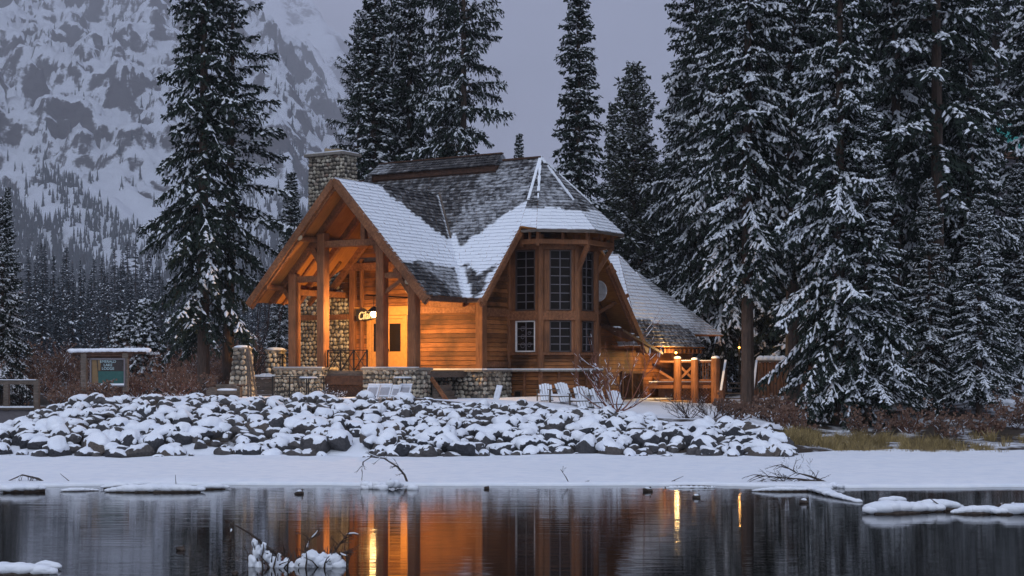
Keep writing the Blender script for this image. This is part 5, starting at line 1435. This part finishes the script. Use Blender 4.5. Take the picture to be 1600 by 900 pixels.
for q, (a_, sz, X, Y_, f) in enumerate(cand):
    z = ground_z(X, Y_) + sz * (.22 if f < .6 else (.02 if f < .8 else -.18))
    if q < 296:
        zl = [s_ for lo, hi, s_ in zones if lo <= X < hi][0]
        hl = 'waterside row' if f < .2 else ('lower middle row' if f < .4 else ('upper middle row' if f < .62 else 'half buried top row'))
        rockless(q, X, Y_, z, sz, rr.uniform(0, 6.28), ('large ' if sz > .33 else 'mid sized ') + 'snow capped rock, ' + hl + ', ' + zl)
    else: rest.append((sz, X, Y_, z))
vr = []; frk = []; vc = []
base_r = [np.array([v.co[:] for v in a_.vertices]) for a_, b_ in RSS]; base_c = [np.array([v.co[:] for v in b_.vertices]) for a_, b_ in RSS]
FT = np.array([tuple(p.vertices) for p in RSS[0][0].polygons])
V_ = []; F_ = []; M_ = []; off = 0
for q, (sz, X, Y_, z) in enumerate(rest):
    a_ = rr.uniform(-1, 1); c_, s_ = math.cos(a_), math.sin(a_); Rm = np.array([[c_, -s_, 0], [s_, c_, 0], [0, 0, 1]])
    for bb, mi in ((base_r, 0), (base_c, 1)):
        V_.append(bb[q % 10] @ Rm.T * sz + np.array([X, Y_, z])); F_.append(FT + off); M_.append(np.full(len(FT), mi)); off += len(bb[0])
me = np_mesh('small_riprap', np.concatenate(V_), np.concatenate(F_), np.concatenate(M_)); me.materials.append(MATS['riprap_rock']); me.materials.append(MATS['snow'])
o = bpy.data.objects.new('small_riprap', me); C.objects.link(o); tag(o, 'smaller snow capped stones filling the gaps of the rock bank', 'rocks', kind='stuff')

# ================================================================ bushes, grass, driftwood
def bush(name, loc, seed, n, L, mat, label, cat='shrub', spread=.9, snow=0.0, fork=3, rad=.02, group=None, leaves=None, up=1.0):
    g = random.Random(seed); t = tag(empty(name, loc), label, cat, group); m = MB(); s_ = MB(); lf = MB()
    def grow(p, d, l, r_, depth):
        pts = [p]; q = Vector(p); dd = Vector(d)
        k = 5
        for i_ in range(k):
            dd = (dd + Vector((g.uniform(-.2, .2), g.uniform(-.2, .2), g.uniform(-.08, .16)))).normalized(); q = q + dd * (l / k); pts.append(q.copy())
        m.tube(pts, [max(.0025, r_ * (1 - .13 * i_)) for i_ in range(k + 1)], 4 if depth else 5, cap=False)
        if snow and g.random() < snow and abs(dd.z) < .93: s_.tube([x_ + Vector((0, 0, r_ * .8)) for x_ in pts[1:4]], [r_ * .8, r_ * 1.0, r_ * .6], 5)
        if leaves:
            for i_ in range(leaves):
                c = pts[g.randrange(2, k + 1)] + Vector((g.uniform(-.05, .05), g.uniform(-.05, .05), g.uniform(-.06, .03))); w_ = g.uniform(.015, .035)
                lf.quad(c + Vector((-w_, 0, -w_)), c + Vector((w_, g.uniform(-w_, w_), -w_)), c + Vector((w_, 0, w_)), c + Vector((-w_, g.uniform(-w_, w_), w_)))
        if depth < fork:
            for i_ in range(g.choice([2, 3, 3])):
                b_ = pts[g.randrange(2, k + 1)]; nd = (dd + Vector((g.uniform(-.8, .8), g.uniform(-.6, .6), g.uniform(-.25, .5)))).normalized()
                grow(b_, nd, l * g.uniform(.45, .75), r_ * .58, depth + 1)
    for i_ in range(n):
        a_ = g.uniform(0, 6.283); d = Vector((math.cos(a_) * spread, math.sin(a_) * spread * .7, up * g.uniform(.35, 1))).normalized()
        grow(Vector((g.uniform(-.12, .12), g.uniform(-.1, .1), -.05)), d, L * g.uniform(.6, 1.1), rad, 0)
    m.build('stems', mat, t)
    if s_.v: s_.build('snow', 'snow', t)
    if lf.v: lf.build('leaves', 'dry_leaf', t)
    return t
def gz(px, Y_): X = (px - 800) / 2400 * Y_; return (X, Y_, ground_z(X, Y_))
bush('bare_shrub', gz(962, 48.0), 3, 12, 1.6, 'twig_red', 'large bare reddish shrub with snow on its curving stems before the lodge', spread=.95, snow=.55, rad=.028, fork=3)
bush('bare_shrub', gz(1075, 47.4), 8, 16, .62, 'twig_dark', 'low dark tangle of twigs on the bank below the lit deck', spread=1.2, snow=.25, rad=.016, group='low dark twiggy shrubs')
bush('bare_shrub', gz(1112, 47.6), 9, 16, .62, 'twig_dark', 'low dark tangle of twigs below the deck stairs', spread=1.2, snow=.25, rad=.016, group='low dark twiggy shrubs')
bush('bare_shrub', gz(1150, 48.2), 10, 14, .55, 'twig_dark', 'low dark twiggy shrub at the foot of the stair side trunk', spread=1.2, snow=.3, rad=.016, leaves=2, group='low dark twiggy shrubs')
bush('bare_shrub', gz(1205, 49.2), 12, 16, .6, 'twig_dark', 'dark twiggy shrub left of the dry yellow grass', spread=1.1, snow=.3, rad=.016, leaves=3, group='low dark twiggy shrubs')
bush('snowy_shrub', gz(514, 50.6), 14, 26, .38, 'twig_dark', 'low round snow covered shrub before the porch lattice', spread=1.5, snow=.9, rad=.03, fork=2, up=.55)
bl = [(95, 50.5, .5, 'brown brush by the end of the footbridge'), (118, 51.5, .55, 'brown brush left of the sign post'), (158, 50.6, .42, 'dry weeds growing in front of the painted sign'), (215, 52.5, .5, 'leafy dry brush right of the sign post'), (250, 54, .8, 'red brown brush between the sign and the lone spruce'), (275, 53, .6, 'dry brush with snowy branch tips left of the log bench'), (305, 55, .7, 'brush at the foot of the lone spruce'), (340, 58, .9, 'reddish bare bush behind the lone spruce trunk'), (20, 56, .8, 'grey brush behind the footbridge rails'), (60, 57, .9, 'tall grey brush beyond the footbridge'), (140, 60, 1.1, 'tall bare bush far behind the sign beam'), (280, 64, 1.3, 'tall reddish bush beyond the lone spruce'), (400, 62, 1.2, 'bare bush behind the stone pillars'), (180, 68, 1.2, 'bare reddish bush under the young firs'), (330, 70, 1.4, 'wide purple brown bush in the far clearing'), (90, 70, 1.3, 'purple brown bush deep behind the footbridge')]
for i_, (px, Y_, L_, lab) in enumerate(bl):
    bush('brush', gz(px, Y_), 50 + i_, 13 if L_ < .7 else 16, L_, 'twig_red' if i_ % 2 else 'twig_dark', lab, spread=.9, snow=.4, rad=.018, fork=3, leaves=1, group='brown brush left of the lodge')
src_b = [o for o in C.objects if o.name.startswith('brush') and o.parent is None]
fb = random.Random(31)
for k in range(34):
    o = copy_tree(src_b[4 + k % 10]); px = lerp(-20, 440, (k + fb.random()) / 34); Y_ = fb.uniform(70, 104); o.location = gz(px, Y_); s_ = fb.uniform(1.1, 1.9); o.scale = (s_, s_, s_); o.rotation_euler = (0, 0, fb.uniform(0, 6))
    tag(o, 'bare brown bush standing in the clearing before the distant wood', 'shrub', 'bare bushes of the far clearing')
bush('sapling', gz(398, 66), 91, 3, 3.6, 'twig_dark', 'tall thin leafless sapling left of the porch roof', cat='sapling', spread=.12, rad=.035, fork=3)
for i_, (px, lab) in enumerate([(1240, 'bush in the grass nearest the rocks'), (1360, 'brown twigs under the broad bank spruce'), (1420, 'brown twigs right of the broad bank spruce'), (1480, 'red brown twigs below the bare trunk'), (1540, 'brown twigs near the right end of the bank'), (1590, 'brown twigs at the right edge of the view')]):
    bush('brush', gz(px, 46.6 + (i_ % 3) * .9), 120 + i_, 15, .55 + .1 * (i_ % 2), 'twig_dark' if i_ % 2 else 'twig_red', lab, spread=.9, snow=.3, rad=.012, fork=3, leaves=1, group='brown twigs along the right bank')
def grass():
    g = random.Random(4); V = []; F = []
    cl_ = []
    while len(cl_) < 330:
        px = g.uniform(1225, 1640); Y_ = 42.7 + g.random() ** 1.3 * 4.4
        d = interp(px, [1225, 1250, 1340, 1400, 1450, 1500, 1600], [.7, 1, 1, .5, .8, .2, .12])
        if mnoise.noise(Vector((px * .02, Y_ * 1.2, 5))) < -.02: d *= .12
        if g.random() < d: cl_.append(((px - 800) / 2400 * Y_, Y_))
    for X, Y_ in cl_:
        z = ground_z(X, Y_); H = g.uniform(.16, .46)
        for k in range(34):
            a_ = g.uniform(0, 6.28); r_ = g.uniform(0, .14); b_ = Vector((X + r_ * math.cos(a_), Y_ + r_ * math.sin(a_), z - .03)); ln = Vector((math.cos(a_) * g.uniform(.1, .6) + g.uniform(-.2, .2), math.sin(a_) * .4, 1)).normalized() * H * g.uniform(.6, 1.2)
            w_ = Vector((g.uniform(.004, .009), 0, 0)); mid = b_ + ln * .6; tip = b_ + ln + Vector((ln.x * .5, 0, -.25 * abs(ln.x) - .03))
            i0 = len(V); V.extend([b_ - w_, b_ + w_, mid + w_ * .8, mid - w_ * .8, tip + w_ * .15, tip - w_ * .15]); F.append((i0, i0 + 1, i0 + 2, i0 + 3)); F.append((i0 + 3, i0 + 2, i0 + 4, i0 + 5))
    me = np_mesh('dry_grass', [tuple(v) for v in V], F); me.materials.append(MATS['dry_grass']); o = bpy.data.objects.new('dry_grass', me); C.objects.link(o); tag(o, 'tufts of dry yellow grass along the right bank', 'grass', kind='stuff')
grass()

# driftwood -------------------------------------------------------
WY = lambda py: EYE * 2400 / (py - 572)          # distance of a point on the water
def wp(px, py, up_=0.0): Y_ = WY(py); return Vector(((px - 800) / 2400 * Y_, Y_, up_))
def snowlog(name, pts, rad, label, seed, cat='driftwood', amt=1.0, mat='driftwood', lump=.35):
    o0 = Vector(pts[0]); t = tag(empty(name, o0), label, cat, None); g = random.Random(seed); m = MB(); s_ = MB()
    P = [Vector(p) - o0 - Vector((0, 0, .030)) for p in pts]; m.tube(P, rad, 8); m.build('log', mat, t)
    rl = rad if isinstance(rad, (list, tuple)) else [rad] * len(P)
    for a_, b_, r0, r1 in zip(P[:-1], P[1:], rl[:-1], rl[1:]):
        L = (b_ - a_).length; n = max(2, int(L / (max(.05, min(r0, r1)) * .55)))
        for k in range(n):
            f = (k + .5) / n; r_ = lerp(r0, r1, f) * (1.0 + lump * (mnoise.noise(Vector((k * .45, seed, 0))) * 1.4) + g.uniform(-.08, .08)) * 1.12
            if g.random() < .06: continue
            s_.add(*blob(a_ + (b_ - a_) * f + Vector((g.uniform(-.02, .02), 0, lerp(r0, r1, f) * .62 * amt)), r_, seed * 50 + k, 2, .22, (1.5, 1.0, .60), 1.8))
    if s_.v: s_.build('snow', 'snow', t, smooth=True)
    return t
def L3(a_, b_, z0=0, z1=0, n=4, j=.05, seed=0):
    g = random.Random(seed); return [lerp(1, 0, k / n) * a_ + b_ * (k / n) + Vector((g.uniform(-j, j), g.uniform(-j, j), lerp(z0, z1, k / n))) for k in range(n + 1)]
snowlog('driftwood_log', L3(wp(168, 769), wp(312, 769), .03, .05, 5, .02, 1), [.05, .11, .12, .12, .11, .07], 'long snow covered log on the ice edge at left', 1, lump=.15)
snowlog('driftwood_log', L3(wp(160, 765), wp(228, 763), .06, .10, 3, .02, 2), [.04, .06, .06, .05], 'thinner snowy log just behind the long log at left', 2)
snowlog('driftwood_log', L3(wp(312, 765), wp(352, 764), .04, .04, 2, .02, 3), [.06, .10, .05], 'short snowy log right of the long log at left', 3)
snowlog('driftwood_log', L3(wp(100, 768), wp(150, 767), .03, .03, 3, .03, 4), [.04, .06, .05, .03], 'low snowy stick heap left of the long log', 4)
snowlog('driftwood_log', L3(wp(3, 770), wp(66, 769), .06, .08, 4, .06, 5), [.07, .10, .09, .08, .05], 'snowy clump under the arching dead branch at far left', 5, lump=.6)
snowlog('driftwood_log', L3(wp(1036, 762.5), wp(1116, 762.5), .03, .04, 4, .015, 6), [.02, .05, .06, .05, .03], 'thin log with little snow on the ice edge at centre right', 6, amt=.3)
snowlog('driftwood_log', L3(wp(1262, 766), wp(1343, 785), .05, .02, 6, .03, 7), [.06, .07, .08, .07, .06, .05, .04], 'snowy log slanting from the ice edge into the open water', 7, lump=.5)
snowlog('driftwood_log', L3(wp(1180, 768), wp(1280, 768), .03, .05, 5, .03, 8), [.03, .06, .07, .06, .05, .03], 'snowy log under the fallen branchy tree top', 8, lump=.4)
snowlog('driftwood_log', L3(wp(1362, 803), wp(1470, 799), .03, .04, 5, .03, 9), [.10, .17, .16, .13, .11, .09], 'thick snow laden log lying in the water at right', 9, lump=.55)
snowlog('driftwood_log', L3(wp(1440, 798), wp(1497, 797), .07, .04, 3, .03, 10), [.10, .15, .13, .07], 'plump snow hump on a log between the two right hand logs', 10, lump=.4)
snowlog('driftwood_log', L3(wp(1490, 803), wp(1562, 803), .03, .05, 5, .04, 11), [.05, .09, .11, .10, .10, .07], 'knobbly snowy log near the right edge of the water', 11, lump=.6)
snowlog('driftwood_log', L3(wp(1556, 804), wp(1640, 801), .04, .07, 5, .05, 12), [.07, .10, .11, .10, .10, .09], 'snowy forked log running out of view at right', 12, lump=.6)
snowlog('driftwood_log', L3(wp(1384, 788), wp(1408, 787), .06, .05, 2, .02, 13), [.06, .10, .06], 'small snow mound behind the thick log at right', 13)
snowlog('driftwood_log', L3(wp(-30, 897), wp(80, 897), .02, .02, 4, .01, 14), [.12, .12, .12, .11, .07], 'smooth snow covered log in the lower left corner', 14, lump=.06)
snowlog('driftwood_log', L3(wp(60, 889), wp(88, 890), .05, .03, 2, .01, 15), [.05, .08, .05], 'small rounded snow lump at the end of the corner log', 15, lump=.1)
for i_, (px, py, r_, lab, sn) in enumerate([(283, 860, .045, 'dark stub poking from the still water at lower left', 0), (468, 772, .06, 'small dark stub on the ice edge below the porch', .3), (1012, 768, .06, 'small snow topped stub in the water at centre', 1), (1088, 778, .05, 'tiny snowy stub in the water right of centre', 1), (1257, 786, .06, 'snowy stub in the water below the branchy tree top', 1), (760, 764, .04, 'flat dark twig end on the ice edge at centre', 0), (367, 898, .03, 'dark twig end at the bottom edge of the water', 0)]):
    p = wp(px, py); t = tag(empty('stub', p), lab, 'driftwood'); m = MB(); m.add(*blob((0, 0, .02), r_, i_, 2, .4, (1.6, 1, .9))); m.tube([(0, 0, -.02), (r_, 0, r_ * 1.6)], r_ * .3, 5); m.build('wood', 'driftwood', t)
    if sn: m = MB(); m.add(*blob((0, 0, .02 + r_ * .7), r_ * .8, i_, 2, .5, (1.2, 1, .6))); m.build('snow', 'snow', t, smooth=True)
def branchy(name, base, pts, seed, label, r0=.03, nb=10, bl_=.5, snow=.3, down=.0, mat='driftwood', lumps=0, lsize=.12, area=(1, .4)):
    g = random.Random(seed); o0 = Vector(base); t = tag(empty(name, o0), label, 'driftwood'); m = MB(); s_ = MB()
    for path_ in pts:
        P = [Vector(p) - o0 for p in path_]; n = len(P); m.tube(P, [max(.005, r0 * (1 - .8 * k / (n - 1))) for k in range(n)], 6)
        for k in range(nb):
            f = g.uniform(.15, 1) * (n - 1); i0 = min(int(f), n - 2); q = P[i0].lerp(P[i0 + 1], f - i0); dd = (P[i0 + 1] - P[i0]).normalized()
            d2 = (dd * .6 + Vector((g.uniform(-.8, .8), g.uniform(-.8, .8), g.uniform(-.5, .7) - down))).normalized(); l = bl_ * g.uniform(.4, 1); pp = [q]
            for j in range(4): d2 = (d2 + Vector((g.uniform(-.25, .25), g.uniform(-.25, .25), g.uniform(-.25, .15) - down * .3))).normalized(); pp.append(pp[-1] + d2 * l / 4)
            m.tube(pp, [.010, .008, .006, .004, .003], 4, cap=False)
            for j in (2, 3):
                d3 = (d2 + Vector((g.uniform(-.8, .8), g.uniform(-.8, .8), g.uniform(-.6, .6)))).normalized(); m.tube([pp[j], pp[j] + d3 * l * .3], [.005, .003], 3, cap=False)
            if g.random() < snow: s_.tube([x_ + Vector((0, 0, .012)) for x_ in pp[:4]], [.010, .013, .011, .006], 5)
    for k in range(lumps):
        s_.add(*blob((g.uniform(-area[0], area[0]), g.uniform(-.2, .2), g.uniform(.02, area[1])), lsize * g.uniform(.5, 1.2), seed + k, 2, .35, (1.2, 1, .85)))
    m.build('branches', mat, t)
    if s_.v: s_.build('snow', 'snow', t, smooth=True)
    return t
def ip(px, py, Y_): return at(px, py, Y_)
Yi = 33.2
branchy('fallen_branch', wp(75, 765), [[ip(82, 762, Yi), ip(60, 748, Yi), ip(35, 742, Yi), ip(12, 752, Yi), ip(2, 766, Yi)], [ip(80, 762, Yi), ip(50, 752, Yi), ip(25, 756, Yi), ip(10, 768, Yi)]], 1, 'arching dead branch with fine twigs at the far left ice edge', nb=22, bl_=.4, down=.5)
branchy('fallen_branch', wp(115, 765), [[ip(118, 762, Yi), ip(106, 750, Yi), ip(94, 740, Yi)]], 2, 'single thin stick rising from the ice left of the long log', nb=0, r0=.015)
branchy('fallen_branch', wp(275, 768), [[ip(275, 772, Yi - .2), ip(275, 757, Yi - .2), ip(274, 742, Yi - .2)]], 3, 'upright straight twig beside the long snowy log', nb=0, r0=.014)
branchy('fallen_branch', wp(605, 764), [[ip(640, 763, Yi), ip(632, 742, Yi), ip(622, 730, Yi), ip(600, 716, Yi), ip(580, 714, Yi), ip(567, 722, Yi), ip(565, 736, Yi)], [ip(640, 762, Yi), ip(610, 756, Yi), ip(580, 754, Yi), ip(556, 757, Yi)]], 4, 'twiggy snowy heap with one long arching stick on the ice at centre left', nb=14, bl_=.35, down=.2, lumps=16, lsize=.10, area=(.55, .12))
branchy('fallen_branch', wp(888, 762), [[ip(890, 757, Yi), ip(884, 745, Yi), ip(879, 738, Yi), ip(880, 728, Yi)]], 5, 'short curved upright twig on the ice at centre', nb=2, bl_=.15, r0=.014)
branchy('fallen_branch', wp(912, 761), [[ip(900, 755.5, Yi), ip(921, 751, Yi)]], 6, 'tiny twig lying on the ice right of the curved one', nb=2, bl_=.12, r0=.012)
branchy('fallen_branch', wp(1060, 760), [[ip(1045, 754, Yi), ip(1068, 744, Yi)]], 7, 'thin slanting twig above the log at centre right', nb=1, bl_=.2, r0=.01)
branchy('fallen_branch', wp(1250, 762), [[ip(1290, 754, Yi), ip(1268, 745, Yi), ip(1244, 738, Yi), ip(1222, 726, Yi)], [ip(1288, 754, Yi), ip(1250, 749, Yi), ip(1215, 746, Yi), ip(1184, 742, Yi)], [ip(1262, 753, Yi), ip(1232, 756, Yi), ip(1205, 750, Yi)]], 8, 'fallen branchy tree top lying on the ice at right', nb=24, bl_=.5, down=.05, r0=.035, snow=.4, lumps=8, lsize=.07, area=(.9, .05))
branchy('fallen_branch', wp(1470, 800), [[ip(1478, 800, 27), ip(1466, 788, 27), ip(1450, 776, 27)]], 21, 'short dark stick leaning on the thick log at right', nb=2, bl_=.15, r0=.02, snow=0)
branchy('fallen_branch', wp(1565, 802), [[ip(1540, 802, 26.8), ip(1560, 790, 26.8), ip(1572, 786, 26.8), ip(1590, 790, 26.8)], [ip(1566, 803, 26.8), ip(1580, 792, 26.8), ip(1600, 788, 26.8)]], 22, 'arched snowy branches over the forked log at right', nb=6, bl_=.2, r0=.035, snow=.6, lumps=8, lsize=.07, area=(.4, .10))
Yf = 19.6
branchy('snowy_root_clump', wp(410, 893), [[ip(440, 870, Yf), ip(410, 850, Yf), ip(392, 834, Yf), ip(372, 823, Yf), ip(362, 818, Yf), ip(347, 809, Yf)], [ip(362, 818, Yf), ip(364, 838, Yf), ip(366, 855, Yf)], [ip(364, 822, Yf), ip(361, 840, Yf), ip(358, 848, Yf)], [ip(438, 895, Yf), ip(425, 865, Yf), ip(404, 842, Yf)], [ip(447, 892, Yf), ip(445, 870, Yf), ip(443, 852, Yf)]], 9, 'left clump of snowy roots with a crooked branch hanging over the near water', nb=5, bl_=.14, r0=.022, snow=.12, lumps=0)
branchy('snowy_root_clump', wp(500, 893), [[ip(500, 893, Yf), ip(520, 866, Yf), ip(532, 848, Yf), ip(543, 835, Yf)], [ip(480, 893, Yf), ip(479, 865, Yf), ip(484, 842, Yf), ip(492, 839, Yf)], [ip(522, 895, Yf), ip(524, 870, Yf), ip(540, 862, Yf), ip(550, 864, Yf)]], 10, 'right clump of snowy roots and twigs in the near water', nb=12, bl_=.25, r0=.026, snow=.15)
g_ = random.Random(77)
for j_, (xa, xb) in enumerate(((392, 456), (470, 540))):
    t_ = [x_ for x_ in C.objects if x_.name.startswith('snowy_root_clump')][j_]; m = MB()
    for k in range(26):
        px = g_.uniform(xa, xb); p = ip(px, 897, Yf + g_.uniform(-.15, .2)) - t_.location; d = Vector((g_.uniform(-.6, .6), g_.uniform(-.3, .3), 1)).normalized(); q = [p]
        for i_ in range(4): d = (d + Vector((g_.uniform(-.4, .4), g_.uniform(-.3, .3), g_.uniform(-.3, .2)))).normalized(); q.append(q[-1] + d * g_.uniform(.05, .13))
        m.tube(q, [.016, .013, .010, .007, .004], 5)
    m.build('root', 'driftwood', t_)
m = MB()
for (px, py, r_) in [(398, 846, .07), (402, 860, .10), (396, 876, .11), (406, 888, .12), (418, 868, .10), (430, 880, .13), (424, 892, .12), (440, 886, .10), (412, 852, .06), (391, 890, .07), (436, 868, .05), (447, 878, .08), (455, 886, .09)]:
    p = ip(px, py + 2, Yf) - Vector(wp(410, 893)); m.add(*blob(p, r_ * .66, int(px), 3, .42, (.9, 1.0, 1.3), 1.7))
o = m.build('snow_lumps', 'snow', [x_ for x_ in C.objects if x_.name.startswith('snowy_root_clump')][0], smooth=True)
m = MB()
for (px, py, r_) in [(473, 878, .13), (486, 870, .15), (498, 874, .13), (509, 880, .14), (520, 872, .12), (530, 882, .13), (478, 890, .12), (492, 890, .12), (515, 893, .11), (505, 866, .07), (528, 868, .06), (536, 890, .08)]:
    p = ip(px, py + 3, Yf) - Vector(wp(500, 893)); m.add(*blob(p, r_ * .70, int(px), 3, .4, (1.15, 1.0, 1.0), 1.6))
m.build('snow_lumps', 'snow', [x_ for x_ in C.objects if x_.name.startswith('snowy_root_clump')][1], smooth=True)

# ================================================================ the cold mist of the valley
m = MB(); m.b((-3400, -80, -2.2), (3400, 8800, 2600))
hz = bpy.data.materials.new('mist'); hz.use_nodes = True; hn = hz.node_tree; hn.nodes.clear()
pv = hn.nodes.new('ShaderNodeVolumePrincipled'); pv.inputs['Density'].default_value = HAZE; pv.inputs['Color'].default_value = (.95, .95, 1.0, 1); pv.inputs['Anisotropy'].default_value = 0.0
ho = hn.nodes.new('ShaderNodeOutputMaterial'); hn.links.new(pv.outputs[0], ho.inputs['Volume']); MATS['mist'] = hz
tag(m.build('haze', 'mist'), 'pale evening mist filling the valley', 'haze', kind='stuff')
